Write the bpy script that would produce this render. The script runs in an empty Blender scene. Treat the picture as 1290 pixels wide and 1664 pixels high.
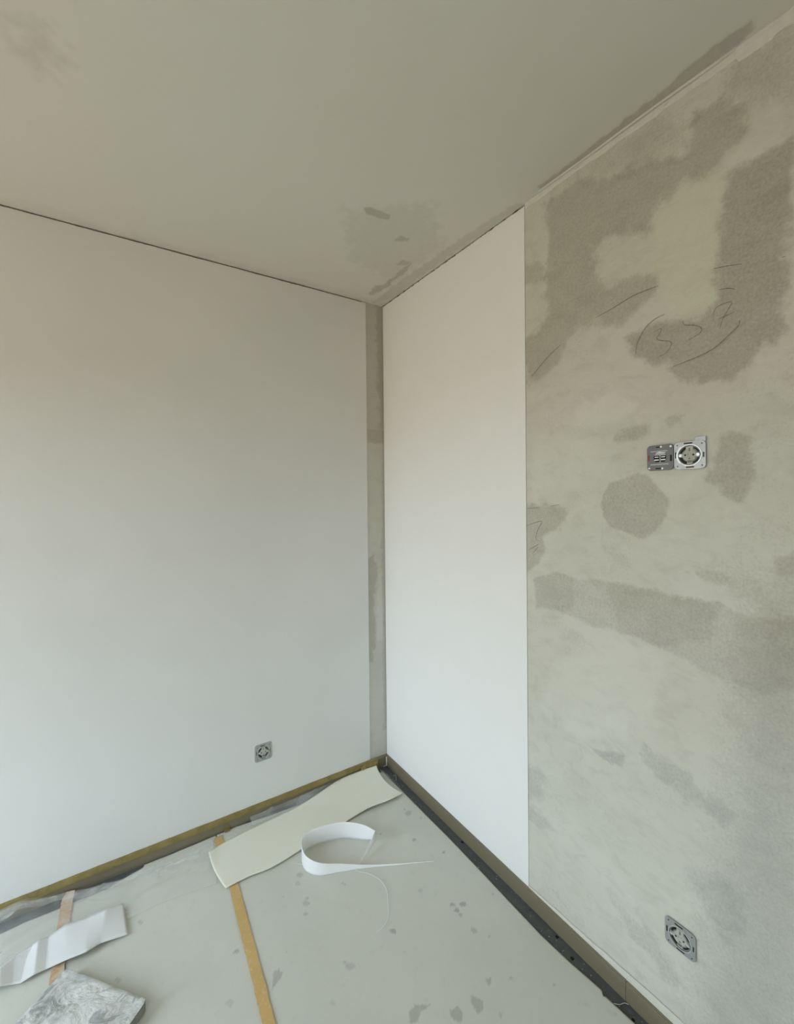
import bpy, bmesh, math, random
import numpy as np
from mathutils import Vector, Matrix, Euler

SC = bpy.context.scene
COL = SC.collection

# ------------------------------------------------------------ camera
H = 2.6                       # ceiling height
XW, YB = -3.3, -3.7           # left outer wall, back wall
yaw, pitch, roll = 0.558758, -0.0097026, -0.0097755
f_px = 691.592
fv = Vector((math.sin(yaw)*math.cos(pitch), math.cos(yaw)*math.cos(pitch), math.sin(pitch)))
r0 = Vector((math.cos(yaw), -math.sin(yaw), 0)); u0 = r0.cross(fv)
rv = math.cos(roll)*r0 + math.sin(roll)*u0
uv = -math.sin(roll)*r0 + math.cos(roll)*u0
cam_d = bpy.data.cameras.new('camera'); cam = bpy.data.objects.new('camera', cam_d); COL.objects.link(cam)
cam.matrix_world = Matrix(((rv.x, uv.x, -fv.x, -1.29598), (rv.y, uv.y, -fv.y, -2.04233),
                           (rv.z, uv.z, -fv.z, 1.53289), (0, 0, 0, 1)))
cam_d.sensor_width = 36; cam_d.lens = f_px*36/1664
cam_d.shift_x = 24.64/1664; cam_d.shift_y = -20.06/1664
cam_d.clip_start = 0.02
SC.camera = cam

# ------------------------------------------------------------ daylight
SKY_STRENGTH = 12.3
world = bpy.data.worlds.new('daylight'); SC.world = world; world.use_nodes = True
nt = world.node_tree; nt.nodes.clear()
out = nt.nodes.new('ShaderNodeOutputWorld'); bg = nt.nodes.new('ShaderNodeBackground')
tc = nt.nodes.new('ShaderNodeTexCoord'); sx = nt.nodes.new('ShaderNodeSeparateXYZ'); rp = nt.nodes.new('ShaderNodeValToRGB')
mr = nt.nodes.new('ShaderNodeMapRange')
mr.inputs['From Min'].default_value = -1; mr.inputs['From Max'].default_value = 1
nt.links.new(tc.outputs['Generated'], sx.inputs[0]); nt.links.new(sx.outputs['Z'], mr.inputs['Value'])
nt.links.new(mr.outputs[0], rp.inputs['Fac']); nt.links.new(rp.outputs['Color'], bg.inputs['Color']); nt.links.new(bg.outputs[0], out.inputs[0])
e = rp.color_ramp.elements
e[0].position = 0.0; e[0].color = (.31, .255, .18, 1)
e[1].position = 1.0; e[1].color = (.62, .82, 1.0, 1)
a = e.new(.485); a.color = (.375, .305, .215, 1)
a = e.new(.53); a.color = (.78, .90, 1.0, 1)
bg.inputs['Strength'].default_value = SKY_STRENGTH

WIN = (-3.2, -2.3, .2, 2.2)      # window in the back wall (out of frame, left of the camera): x0, x1, z0, z1
WIN2 = (-1.15, -0.2, .4, 2.15)    # window in the outer wall, left of the frame: y0, y1, z0, z1
SC.view_settings.view_transform = 'Standard'; SC.view_settings.look = 'None'
SC.view_settings.gamma = 1; SC.view_settings.use_curve_mapping = False
SC.view_settings.exposure = 0.0
SC.cycles.use_denoising = True
SC.cycles.max_bounces = 16; SC.cycles.diffuse_bounces = 12; SC.cycles.transparent_max_bounces = 12

def portal(name, loc, rot, sx_, sy_):
    l = bpy.data.lights.new(name, 'AREA'); l.shape = 'RECTANGLE'; l.size = sx_; l.size_y = sy_
    l.cycles.is_portal = True
    o = bpy.data.objects.new(name, l); COL.objects.link(o); o.location = loc; o.rotation_euler = rot
if WIN: portal('window_portal', ((WIN[0]+WIN[1])/2, YB-.11, (WIN[2]+WIN[3])/2), (math.radians(-90), 0, math.pi), WIN[1]-WIN[0], WIN[3]-WIN[2])
if WIN2: portal('side_window_portal', (XW-.11, (WIN2[0]+WIN2[1])/2, (WIN2[2]+WIN2[3])/2), (0, math.radians(-90), 0), WIN2[3]-WIN2[2], WIN2[1]-WIN2[0])

# ------------------------------------------------------------ measured marks (metres on the wall, ceiling, floor)
MARKS = [[(-1.0131, 1.9604), (-1.0774, 2.0091), (-1.133, 2.0411)], [(-1.2595, 2.0872), (-1.3143, 2.097), (-1.3716, 2.11), (-1.4132, 2.1116), (-1.4415, 2.1107)], [(-1.38, 1.936), (-1.3862, 1.9704), (-1.407, 2.0038), (-1.43, 2.0202), (-1.4577, 2.0264)], [(-1.4299, 1.9853), (-1.4494, 1.9896), (-1.4455, 1.976), (-1.4383, 1.9663), (-1.4466, 1.9577), (-1.4709, 1.9471), (-1.4746, 1.9372), (-1.4628, 1.9202), (-1.4381, 1.9105)], [(-1.5023, 1.9919), (-1.5073, 1.9798), (-1.5296, 1.971), (-1.545, 1.9574), (-1.5393, 1.9454), (-1.5097, 1.9351)], [(-1.5699, 1.9817), (-1.5768, 1.9982), (-1.5925, 2.003), (-1.609, 2.0003), (-1.6012, 1.9837), (-1.5902, 1.9637), (-1.5843, 1.9415)], [(-1.5835, 1.9687), (-1.6142, 1.9747)], [(-1.4787, 1.8764), (-1.5146, 1.8824), (-1.5487, 1.8898), (-1.5766, 1.9008), (-1.6033, 1.9219), (-1.6226, 1.9392), (-1.6247, 1.9515)], [(-1.5724, 2.0991), (-1.5992, 2.0933), (-1.6291, 2.0847)], [(-1.5836, 2.0413), (-1.6013, 2.0377), (-1.6164, 2.0289)], [(-1.7016, 2.0658), (-1.7097, 2.0653)], [(-0.9868, 1.4151), (-1.0185, 1.4262), (-1.0536, 1.4341), (-1.037, 1.4023), (-1.0293, 1.3705), (-1.0459, 1.3641)], [(-0.9902, 1.479), (-1.0467, 1.4841)], [(-0.9987, 1.3283), (-1.0412, 1.3521)], [(-1.0129, 1.314), (-1.0365, 1.34)], [(-1.0913, 1.4902), (-1.1254, 1.4951)]]
WALL = [
  (-0.85, 0, 0.014, 0.03, [(-1.0715, 2.558), (-1.2009, 2.5603), (-1.3255, 2.4946), (-1.4263, 2.4681), (-1.4942, 2.4409), (-1.5203, 2.4763), (-1.5316, 2.5254), (-1.5798, 2.5163), (-1.6293, 2.4672), (-1.6422, 2.3988), (-1.6024, 2.372), (-1.5558, 2.3474), (-1.4998, 2.3586), (-1.4498, 2.3405), (-1.4257, 2.2994), (-1.4091, 2.2648), (-1.3211, 2.3289), (-1.2524, 2.3167), (-1.2581, 2.2365), (-1.3013, 2.1681), (-1.3833, 2.1516), (-1.4539, 2.1483), (-1.4412, 2.1027), (-1.4168, 2.0866), (-1.3743, 2.0675), (-1.3384, 2.044), (-1.2911, 2.0452), (-1.2512, 2.0879), (-1.1645, 2.0633), (-1.1413, 2.0396), (-1.117, 1.973), (-1.0146, 1.9393), (-0.9815, 1.9423), (-0.9744, 2.1133), (-1.0373, 2.1155), (-1.0814, 2.1656), (-1.0722, 2.2879), (-1.0905, 2.3976)]) ,
  (-0.6, 0, 0.01, 0.02, [(-0.9767, 2.3975), (-1.0751, 2.3406), (-1.0671, 2.2901), (-1.0306, 2.2838), (-0.976, 2.3067)]) ,
  (-1, 0, 0.01, 0.025, [(-1.5909, 2.3158), (-1.6158, 2.3224), (-1.6571, 2.3144), (-1.6924, 2.3217), (-1.7318, 2.3147), (-1.7134, 2.2245), (-1.7216, 2.1784), (-1.7165, 2.0851), (-1.7071, 1.9688), (-1.6997, 1.8975), (-1.6769, 1.8706), (-1.6415, 1.8355), (-1.6164, 1.8149), (-1.5383, 1.8144), (-1.4941, 1.8443), (-1.4732, 1.8796), (-1.4079, 1.909), (-1.3738, 1.9561), (-1.3581, 1.9917), (-1.4082, 2.0127), (-1.4628, 2.0109), (-1.5148, 1.9925), (-1.5537, 2.0008), (-1.5724, 2.0219), (-1.5777, 2.1002), (-1.5819, 2.2293)]) ,
  (-0.5, 0, 0.03, 0.04, [(-1.5977, 2.5989), (-1.7318, 2.5776), (-1.7318, 2.389), (-1.6925, 2.4265), (-1.6515, 2.4297), (-1.5976, 2.5084)]) ,
  (-0.45, 0, 0.03, 0.04, [(-1.1089, 2.5784), (-1.3222, 2.5873), (-1.4737, 2.5729), (-1.5175, 2.5072), (-1.4883, 2.4466), (-1.3218, 2.497), (-1.1789, 2.5662)]) ,
  (0.3, 1, 0.012, 0.02, [(-1.4955, 2.3597), (-1.5717, 2.3511), (-1.5947, 2.3134), (-1.5908, 2.209), (-1.5778, 2.1234), (-1.5815, 2.0445), (-1.571, 2.0021), (-1.5163, 1.9985), (-1.4721, 2.0311), (-1.449, 2.0824), (-1.4332, 2.1232), (-1.4222, 2.2147), (-1.4257, 2.2994), (-1.4576, 2.341)]) ,
  (0.3, 0, 0.01, 0.02, [(-1.6515, 2.4297), (-1.6925, 2.4265), (-1.7093, 2.3995), (-1.703, 2.3351), (-1.6627, 2.3278), (-1.6159, 2.3329), (-1.5973, 2.3269), (-1.6036, 2.3606), (-1.6398, 2.38)]) ,
  (-0.7, 0, 0.008, 0.015, [(-1.3145, 1.7015), (-1.337, 1.7247), (-1.3817, 1.7366), (-1.4205, 1.7274), (-1.4071, 1.7028), (-1.3728, 1.6909), (-1.3276, 1.6887)]) ,
  (-0.6, 0, 0.006, 0.012, [(-1.4558, 1.7324), (-1.4789, 1.7423), (-1.5099, 1.7438), (-1.4938, 1.72), (-1.4681, 1.717)]) ,
  (-0.72, 0, 0.004, 0.01, [(-1.2706, 1.4975), (-1.2985, 1.5645), (-1.3881, 1.5941), (-1.4167, 1.5803), (-1.4346, 1.5483), (-1.4614, 1.5187), (-1.4565, 1.4708), (-1.4277, 1.4208), (-1.3993, 1.3975), (-1.3557, 1.4104), (-1.3037, 1.4257), (-1.2784, 1.459)]) ,
  (-0.8, 0, 0.008, 0.018, [(-1.5848, 1.6708), (-1.6112, 1.6782), (-1.6495, 1.663), (-1.6541, 1.5803), (-1.6412, 1.5394), (-1.6196, 1.505), (-1.5985, 1.5233), (-1.5755, 1.5562), (-1.5529, 1.5681), (-1.5623, 1.5851), (-1.5781, 1.5921)]) ,
  (-0.7, 0, 0.008, 0.018, [(-0.9694, 1.4936), (-1.1588, 1.4898), (-1.1492, 1.4458), (-1.1084, 1.3991), (-1.0554, 1.3734), (-1.0706, 1.3374), (-1.0283, 1.2703), (-0.9673, 1.2342)]) ,
  (-0.45, 0, 0.006, 0.012, [(-1.0173, 1.2281), (-1.1075, 1.2574), (-1.1801, 1.2538), (-1.2774, 1.2615), (-1.3799, 1.26), (-1.482, 1.2543), (-1.5892, 1.2531), (-1.6106, 1.2362), (-1.6808, 1.2376), (-1.7416, 1.2577), (-1.7514, 1.0968), (-1.6673, 1.0499), (-1.5693, 1.0589), (-1.4921, 1.0867), (-1.4151, 1.1049), (-1.3288, 1.1065), (-1.2252, 1.1066), (-1.1236, 1.1257), (-1.0245, 1.119)]) ,
  (-0.25, 0, 0.006, 0.01, [(-1.0173, 1.2281), (-1.1075, 1.2574), (-1.171, 1.2524), (-1.1794, 1.1466), (-1.1236, 1.1257), (-1.0245, 1.119)]) ,
  (-0.25, 0, 0.006, 0.012, [(-1.2873, 1.2611), (-1.482, 1.2543), (-1.5892, 1.2531), (-1.5561, 1.1502), (-1.4539, 1.104), (-1.3288, 1.1121)]) ,
  (-0.5, 0, 0.006, 0.014, [(-1.5289, 1.3219), (-1.5565, 1.3388), (-1.5957, 1.3318), (-1.5982, 1.3091), (-1.5697, 1.2964), (-1.5428, 1.3079)]) ,
  (-0.5, 0, 0.008, 0.014, [(-1.6875, 1.3841), (-1.7316, 1.3933), (-1.7316, 1.3451), (-1.7004, 1.3473)]) ,
  (-0.7, 0, 0.004, 0.008, [(-1.223, 0.7131), (-1.2647, 0.7159), (-1.3402, 0.7372), (-1.3363, 0.6975), (-1.2944, 0.6903), (-1.244, 0.6995)]) ,
  (-0.5, 0, 0.01, 0.03, [(-1.4022, 0.789), (-1.4592, 0.7934), (-1.5119, 0.7742), (-1.5607, 0.7338), (-1.6061, 0.7289), (-1.5883, 0.6892), (-1.5359, 0.7074), (-1.4911, 0.7085), (-1.4253, 0.7191), (-1.3901, 0.7448)]) ,
  (-0.4, 0, 0.01, 0.02, [(-0.9615, 0.5182), (-1.0571, 0.5219), (-1.0564, 0.4278), (-0.9605, 0.3861)]) ,
  (-0.45, 0, 0.006, 0.014, [(-0.9887, 0.3705), (-1.056, 0.365), (-1.1088, 0.3468), (-1.0292, 0.3093), (-0.9599, 0.3128)]) ,
  (-0.45, 0, 0.015, 0.02, [(-1.5098, 0.5274), (-1.5841, 0.549), (-1.622, 0.5318), (-1.6219, 0.4472), (-1.5839, 0.4046), (-1.5519, 0.4269), (-1.5183, 0.4688)]) ,
  (-0.5, 0, 0.012, 0.02, [(-1.306, 0.2555), (-1.3619, 0.2564), (-1.4336, 0.2621), (-1.4715, 0.2126), (-1.509, 0.1823), (-1.4526, 0.1632), (-1.4136, 0.1903), (-1.3508, 0.2)]) ,
  (-0.7, 0, 0.06, 0.02, [(-1.6503, 1.2955), (-1.7514, 1.3413), (-1.7515, 0.231), (-1.5113, -0.0497), (-1.5816, 0.5581), (-1.6201, 0.9244)]) ,  # greyer plaster, with the dimmer light of the near end painted in
  (0.35, 0, 0.01, 0.02, [(-1.4167, 1.5803), (-1.4631, 1.5851), (-1.5294, 1.5787), (-1.5151, 1.5334), (-1.4706, 1.5255), (-1.4394, 1.5516)]) ,
  (0.3, 0, 0.02, 0.03, [(-1.0979, 0.9336), (-1.3155, 1.082), (-1.4538, 1.0694), (-1.4209, 0.864), (-1.2124, 0.7281), (-1.0456, 0.7374)]) ,
  (0.35, 0, 0.01, 0.015, [(-1.1856, 1.8228), (-1.3189, 1.8359), (-1.3905, 1.7942), (-1.2994, 1.7451), (-1.1963, 1.7601)]) ,
  (0.25, 0, 0.02, 0.03, [(-1.0267, 1.7626), (-1.2388, 1.6947), (-1.3179, 1.6109), (-1.1727, 1.5374), (-1.0252, 1.5615)]) ,
]
CEIL = [
  (-1, 0.006, 0.006, [(-0.5033, -0.6637), (-0.4872, -0.6814), (-0.3946, -0.6809), (-0.3848, -0.6572), (-0.4233, -0.6425), (-0.4781, -0.6428)]) ,
  (-0.8, 0.006, 0.01, [(-0.2955, -0.5481), (-0.2905, -0.5956), (-0.2479, -0.5968), (-0.2398, -0.5766)]) ,
  (-0.9, 0.008, 0.015, [(-0.153, -0.1102), (-0.1539, -0.1862), (-0.129, -0.2231), (-0.1357, -0.3702), (-0.1285, -0.4496), (-0.1056, -0.3882), (-0.1128, -0.2829), (-0.0991, -0.1581), (-0.1272, -0.0856)]) ,
  (-0.7, 0.006, 0.01, [(-0.1785, -0.4073), (-0.1748, -0.4516), (-0.1346, -0.458), (-0.1358, -0.4207)]) ,
  (-0.5, 0.01, 0.012, [(-0.0772, -0.0143), (-0.0072, -0.1243), (-0.0204, -0.4586), (-0.0073, -0.7999), (-0.0083, -0.9908), (-0.0381, -0.9765), (-0.0602, -0.749), (-0.0724, -0.5013), (-0.0784, -0.2313)]) ,
  (-1, 0.006, 0.008, [(-0.0349, -1.0731), (-0.0415, -1.2734), (-0.05, -1.4736), (-0.0661, -1.59), (-0.0593, -1.663), (-0.0321, -1.6647), (-0.0207, -1.6061), (-0.0069, -1.4538), (0.0043, -1.3199), (-0.0044, -1.1708), (-0.0067, -1.0693)]) ,
  (-0.4, 0.06, 0.06, [(-1.4813, -0.7705), (-1.4201, -0.8229), (-1.3983, -0.7577), (-1.4468, -0.6935), (-1.4924, -0.7001)]) ,
  (-0.3, 0.05, 0.06, [(-0.5588, -0.6223), (-0.3049, -0.815), (-0.0905, -0.6304), (-0.0959, -0.2575), (-0.3852, -0.3427)]) ,
]
SPILL = [
  (-0.75, [(-0.887, -0.7022), (-0.869, -0.7031), (-0.8628, -0.7238), (-0.887, -0.739), (-0.9052, -0.7471)]) ,
  (-0.75, [(-0.5818, -1.0219), (-0.5509, -1.02), (-0.5198, -1.0398), (-0.5342, -1.0433), (-0.5527, -1.0405), (-0.5706, -1.0552), (-0.5936, -1.0475)]) ,
  (-0.75, [(-0.3968, -1.0864), (-0.3774, -1.1212), (-0.3931, -1.1367), (-0.4123, -1.1333), (-0.4104, -1.1058)]) ,
  (-0.75, [(-0.4776, -1.0829), (-0.4499, -1.0897), (-0.45, -1.1111), (-0.4681, -1.1256), (-0.4848, -1.1047)]) ,
  (-0.8, [(-0.328, -1.0831), (-0.3111, -1.0878), (-0.3209, -1.0997), (-0.3311, -1.0991)]) ,
  (-0.7, [(-0.36, -1.1684), (-0.3474, -1.1711), (-0.3671, -1.1796)]) ,
  (-0.6, [(-0.6984, -0.5484), (-0.7062, -0.5536), (-0.7152, -0.5517), (-0.7224, -0.54), (-0.7199, -0.5347), (-0.7148, -0.5276), (-0.7062, -0.5292), (-0.7028, -0.5386)]) ,
  (-0.6, [(-0.7163, -0.5844), (-0.7214, -0.5863), (-0.7293, -0.5866), (-0.7358, -0.5798), (-0.7331, -0.5737), (-0.73, -0.5705), (-0.7225, -0.5698), (-0.7189, -0.5748)]) ,
  (-0.5, [(-0.6555, -0.8307), (-0.6685, -0.8321), (-0.6768, -0.828), (-0.6868, -0.8215), (-0.6852, -0.8118), (-0.6818, -0.8041), (-0.6682, -0.8116), (-0.6573, -0.8187)]) ,
  (-0.6, [(-0.6736, -0.8041), (-0.6779, -0.8057), (-0.6819, -0.8031), (-0.6865, -0.7993), (-0.6848, -0.7969), (-0.6825, -0.794), (-0.6785, -0.7966), (-0.6759, -0.7991)]) ,
  (-0.7, [(-0.1124, -0.3886), (-0.1185, -0.3967), (-0.1347, -0.3981), (-0.1382, -0.388), (-0.1397, -0.371), (-0.1259, -0.3677), (-0.1111, -0.3651), (-0.103, -0.3784)]) ,
  (-0.6, [(-0.6751, -0.4218), (-0.682, -0.425), (-0.6912, -0.4269), (-0.6968, -0.42), (-0.6981, -0.407), (-0.6936, -0.4022), (-0.6816, -0.402), (-0.6729, -0.4109)]) ,
  (-0.5, [(-0.6971, -0.4529), (-0.7018, -0.458), (-0.7107, -0.4575), (-0.7164, -0.4476), (-0.7152, -0.4414), (-0.7096, -0.4368), (-0.7025, -0.4361), (-0.6994, -0.4444)]) ,
  (-1.6, [(-0.1858, -0.5281), (-0.1914, -0.5295), (-0.1987, -0.5293), (-0.2044, -0.5245), (-0.1999, -0.519), (-0.1963, -0.5163), (-0.1892, -0.5164), (-0.186, -0.5195)]) ,
  (-1.6, [(-0.1244, -0.6485), (-0.127, -0.6524), (-0.133, -0.6514), (-0.1339, -0.6467), (-0.1351, -0.6417), (-0.1285, -0.6404), (-0.1238, -0.6405), (-0.1216, -0.6461)]) ,
  (-0.6, [(-0.4827, -0.8067), (-0.4868, -0.8133), (-0.4949, -0.8087), (-0.4985, -0.8023), (-0.5028, -0.7939), (-0.4923, -0.7912), (-0.4858, -0.7949), (-0.479, -0.8033)]) ,
  (-0.9, [(-0.965, -0.578), (-0.968, -0.5811), (-0.9743, -0.5779), (-0.9809, -0.5738), (-0.9804, -0.5681), (-0.9768, -0.5653), (-0.9719, -0.5676), (-0.9676, -0.5703)]) ,
  (-0.4, [(-1.0131, -0.7202), (-1.018, -0.7229), (-1.0253, -0.7238), (-1.0304, -0.7166), (-1.0339, -0.707), (-1.0304, -0.7033), (-1.0209, -0.7037), (-1.0128, -0.7129)]) ,
  (-0.4, [(-0.3105, -0.7345), (-0.3131, -0.7384), (-0.3229, -0.7377), (-0.3267, -0.7332), (-0.3282, -0.7233), (-0.3199, -0.723), (-0.3115, -0.7227), (-0.3049, -0.729)]) ,
  (-0.6, [(-1.3014, -0.4649), (-1.304, -0.4696), (-1.3098, -0.4702), (-1.3147, -0.4622), (-1.3196, -0.4533), (-1.3168, -0.4486), (-1.3097, -0.4488), (-1.3018, -0.4588)]) ,
  (-0.6, [(-1.2309, -0.293), (-1.2369, -0.2961), (-1.2416, -0.297), (-1.248, -0.2876), (-1.2474, -0.2824), (-1.248, -0.275), (-1.2407, -0.2757), (-1.2358, -0.2842)]) ,
  (-0.6, [(-0.6921, -0.5293), (-0.6973, -0.5302), (-0.7022, -0.5315), (-0.7057, -0.5268), (-0.7051, -0.5209), (-0.7037, -0.5175), (-0.6965, -0.5176), (-0.6924, -0.5228)]) ,
  (-0.6, [(-0.828, -0.6699), (-0.8293, -0.6713), (-0.8331, -0.6712), (-0.836, -0.6681), (-0.8356, -0.6651), (-0.8334, -0.6642), (-0.8305, -0.6637), (-0.8287, -0.6662)]) ,
  (-0.7, [(-0.5494, -0.5538), (-0.5523, -0.5553), (-0.5547, -0.5538), (-0.5572, -0.5511), (-0.5561, -0.5495), (-0.5545, -0.5472), (-0.5521, -0.5488), (-0.5507, -0.5507)]) ,
  (-0.7, [(-0.7707, -0.4731), (-0.7734, -0.4738), (-0.7756, -0.4728), (-0.7784, -0.471), (-0.7772, -0.4689), (-0.7767, -0.4668), (-0.774, -0.4681), (-0.7721, -0.4693)]) ,
  (-0.6, [(-0.5546, -0.5442), (-0.5581, -0.546), (-0.5617, -0.5463), (-0.5631, -0.5423), (-0.5636, -0.5385), (-0.5614, -0.5358), (-0.5566, -0.5362), (-0.5541, -0.541)]) ,
  (-1.2, [(-0.2979, -0.4194), (-0.3014, -0.4217), (-0.3038, -0.4204), (-0.3051, -0.4176), (-0.3056, -0.4145), (-0.3028, -0.4117), (-0.2995, -0.4136), (-0.2971, -0.417)]) ,
  (-0.8, [(-0.1209, -0.3545), (-0.1226, -0.3574), (-0.1277, -0.3577), (-0.1287, -0.3542), (-0.1292, -0.3492), (-0.1246, -0.3481), (-0.1204, -0.3473), (-0.1183, -0.3515)]) ,
  (-1, [(-0.2431, -0.8453), (-0.2482, -0.8492), (-0.2554, -0.8447), (-0.2617, -0.8397), (-0.26, -0.8344), (-0.252, -0.8323), (-0.2471, -0.8353), (-0.2425, -0.8392)]) ,
  (-1.2, [(-0.2081, -0.8676), (-0.2125, -0.8739), (-0.2218, -0.868), (-0.2282, -0.8627), (-0.2293, -0.8541), (-0.2169, -0.8529), (-0.2112, -0.8565), (-0.2039, -0.8623)]) ,
  (-1.4, [(-0.2442, -0.8725), (-0.2516, -0.8749), (-0.2603, -0.8737), (-0.2645, -0.8656), (-0.2609, -0.8618), (-0.2553, -0.8583), (-0.247, -0.859), (-0.2457, -0.8654)]) ,
  (-0.8, [(-0.2466, -0.89), (-0.2518, -0.8926), (-0.2578, -0.8906), (-0.2609, -0.8847), (-0.2591, -0.882), (-0.2538, -0.8795), (-0.2488, -0.8808), (-0.2477, -0.8855)]) ,
  (-0.7, [(-0.2432, -0.9597), (-0.2517, -0.9635), (-0.2582, -0.9598), (-0.2613, -0.9538), (-0.2631, -0.9469), (-0.2547, -0.943), (-0.2465, -0.9477), (-0.2403, -0.9558)]) ,
  (-0.6, [(-0.2172, -0.9985), (-0.22, -0.9989), (-0.2235, -0.9985), (-0.2255, -0.9968), (-0.2251, -0.9934), (-0.2228, -0.9927), (-0.2184, -0.9936), (-0.2153, -0.996)]) ,
  (-0.6, [(-0.4821, -0.8071), (-0.485, -0.8127), (-0.4922, -0.8085), (-0.4962, -0.8027), (-0.4981, -0.7969), (-0.4893, -0.795), (-0.4849, -0.7975), (-0.4806, -0.8035)]) ,
  (-0.5, [(-0.4946, -0.8826), (-0.4967, -0.8835), (-0.5003, -0.8835), (-0.5017, -0.8813), (-0.5023, -0.8777), (-0.4999, -0.877), (-0.4959, -0.8773), (-0.4932, -0.8803)]) ,
  (-0.5, [(-0.2523, -1.1273), (-0.2567, -1.1279), (-0.2611, -1.1257), (-0.2658, -1.1227), (-0.2631, -1.1205), (-0.2599, -1.1191), (-0.2558, -1.1211), (-0.2529, -1.1229)]) ,
  (-0.8, [(-0.1544, -1.2098), (-0.1588, -1.2098), (-0.1616, -1.209), (-0.1632, -1.206), (-0.1615, -1.2052), (-0.1596, -1.2035), (-0.156, -1.2049), (-0.1554, -1.2072)]) ,
  (-0.25, [(-0.1146, -1.2977), (-0.1188, -1.3013), (-0.1261, -1.2966), (-0.1306, -1.2922), (-0.1316, -1.2869), (-0.1209, -1.2874), (-0.1164, -1.2904), (-0.1112, -1.2953)]) ,
  (-0.8, [(-0.0926, -0.8951), (-0.0963, -0.895), (-0.0995, -0.8953), (-0.101, -0.8927), (-0.0991, -0.8909), (-0.0979, -0.8893), (-0.0937, -0.8898), (-0.0925, -0.8921)]) ,
  (-0.5, [(-0.2196, -0.6383), (-0.2218, -0.6421), (-0.226, -0.6396), (-0.228, -0.6362), (-0.2291, -0.6323), (-0.2231, -0.6308), (-0.2204, -0.6324), (-0.2179, -0.6361)]) ,
  (-0.6, [(-0.0879, -0.4414), (-0.0909, -0.4461), (-0.0966, -0.4444), (-0.0981, -0.4391), (-0.0987, -0.4345), (-0.0917, -0.4322), (-0.0878, -0.4328), (-0.0862, -0.4382)]) ,
  (-0.3, [(-0.7546, -0.8848), (-0.7568, -0.8883), (-0.766, -0.8871), (-0.7714, -0.8802), (-0.7718, -0.8738), (-0.7654, -0.873), (-0.759, -0.8724), (-0.7547, -0.8785)]) ,
  (-0.4, [(-0.0695, -1.3568), (-0.0752, -1.3568), (-0.08, -1.3554), (-0.0822, -1.3514), (-0.0795, -1.3504), (-0.0762, -1.3489), (-0.0711, -1.3504), (-0.0707, -1.3534)]) ,
]
SHEET_TOP = [(-0.981, -0.1163, 0.02), (-0.923, -0.094, 0.012), (-0.8297, -0.0795, 0.008), (-0.7311, -0.0729, 0.01), (-0.527, -0.0567, 0.018), (-0.3326, -0.0199, 0.03), (-0.2186, -0.0198, 0.035), (-0.0976, -0.0418, 0.045)]
SHEET_BOT = [(-0.9545, -0.3237, 0.006), (-0.8658, -0.32, 0.012), (-0.7675, -0.3286, 0.014), (-0.6265, -0.3075, 0.012), (-0.4058, -0.2749, 0.014), (-0.2772, -0.2651, 0.02), (-0.1761, -0.2791, 0.025), (-0.0787, -0.2721, 0.022)]
STRIP_TOP = [(-1.6849, -0.2608, 0.02), (-1.6302, -0.2431, 0.026), (-1.5984, -0.2052, 0.012), (-1.5625, -0.1896, 0.008), (-1.5402, -0.196, 0.02), (-1.5134, -0.1839, 0.009), (-1.4656, -0.1788, 0.02), (-1.4061, -0.1867, 0.02), (-1.3453, -0.1975, 0.028), (-1.2928, -0.1842, 0.01)]
STRIP_BOT = [(-1.7078, -0.2838, 0.01), (-1.6188, -0.3088, 0.022), (-1.5903, -0.3069, 0.008), (-1.5702, -0.3127, 0.005), (-1.5366, -0.3151, 0.014), (-1.5067, -0.3071, 0.006), (-1.4537, -0.3184, 0.015), (-1.3991, -0.332, 0.022), (-1.3606, -0.3125, 0.012), (-1.28, -0.3222, 0.006)]

# ------------------------------------------------------------ helpers
def link(o, parent=None):
    COL.objects.link(o)
    if parent: o.parent = parent
    return o
def mesh_obj(name, verts, faces, mat, parent=None, smooth=False):
    me = bpy.data.meshes.new(name); me.from_pydata([tuple(v) for v in verts], [], faces); me.update()
    me.materials.append(mat)
    if smooth: me.polygons.foreach_set('use_smooth', [True]*len(me.polygons))
    return link(bpy.data.objects.new(name, me), parent)
def bm_obj(name, bm, mat, parent=None, smooth=False):
    bmesh.ops.recalc_face_normals(bm, faces=bm.faces)
    me = bpy.data.meshes.new(name); bm.to_mesh(me); bm.free(); me.materials.append(mat)
    if smooth: me.polygons.foreach_set('use_smooth', [True]*len(me.polygons))
    return link(bpy.data.objects.new(name, me), parent)
def add_box(bm, a, b, bevel=0):
    c = [(a[i]+b[i])/2 for i in range(3)]; s = [abs(b[i]-a[i]) for i in range(3)]
    g = bmesh.ops.create_cube(bm, size=1, matrix=Matrix.Translation(c) @ Matrix.Diagonal((*s, 1)))
    if bevel:
        es = {e for v in g['verts'] for e in v.link_edges}
        bmesh.ops.bevel(bm, geom=list(es), offset=bevel, segments=2, affect='EDGES')
def box(name, a, b, mat, parent=None, bevel=0):
    bm = bmesh.new(); add_box(bm, a, b, bevel); return bm_obj(name, bm, mat, parent)
def tag(o, label=None, cat=None, group=None, kind=None):
    for k, v in (('label', label), ('category', cat), ('group', group), ('kind', kind)):
        if v: o[k] = v
    return o
def empty(name, loc, rot=(0, 0, 0)):
    o = bpy.data.objects.new(name, None); o.empty_display_size = .05; COL.objects.link(o)
    o.location = loc; o.rotation_euler = rot; return o

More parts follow.
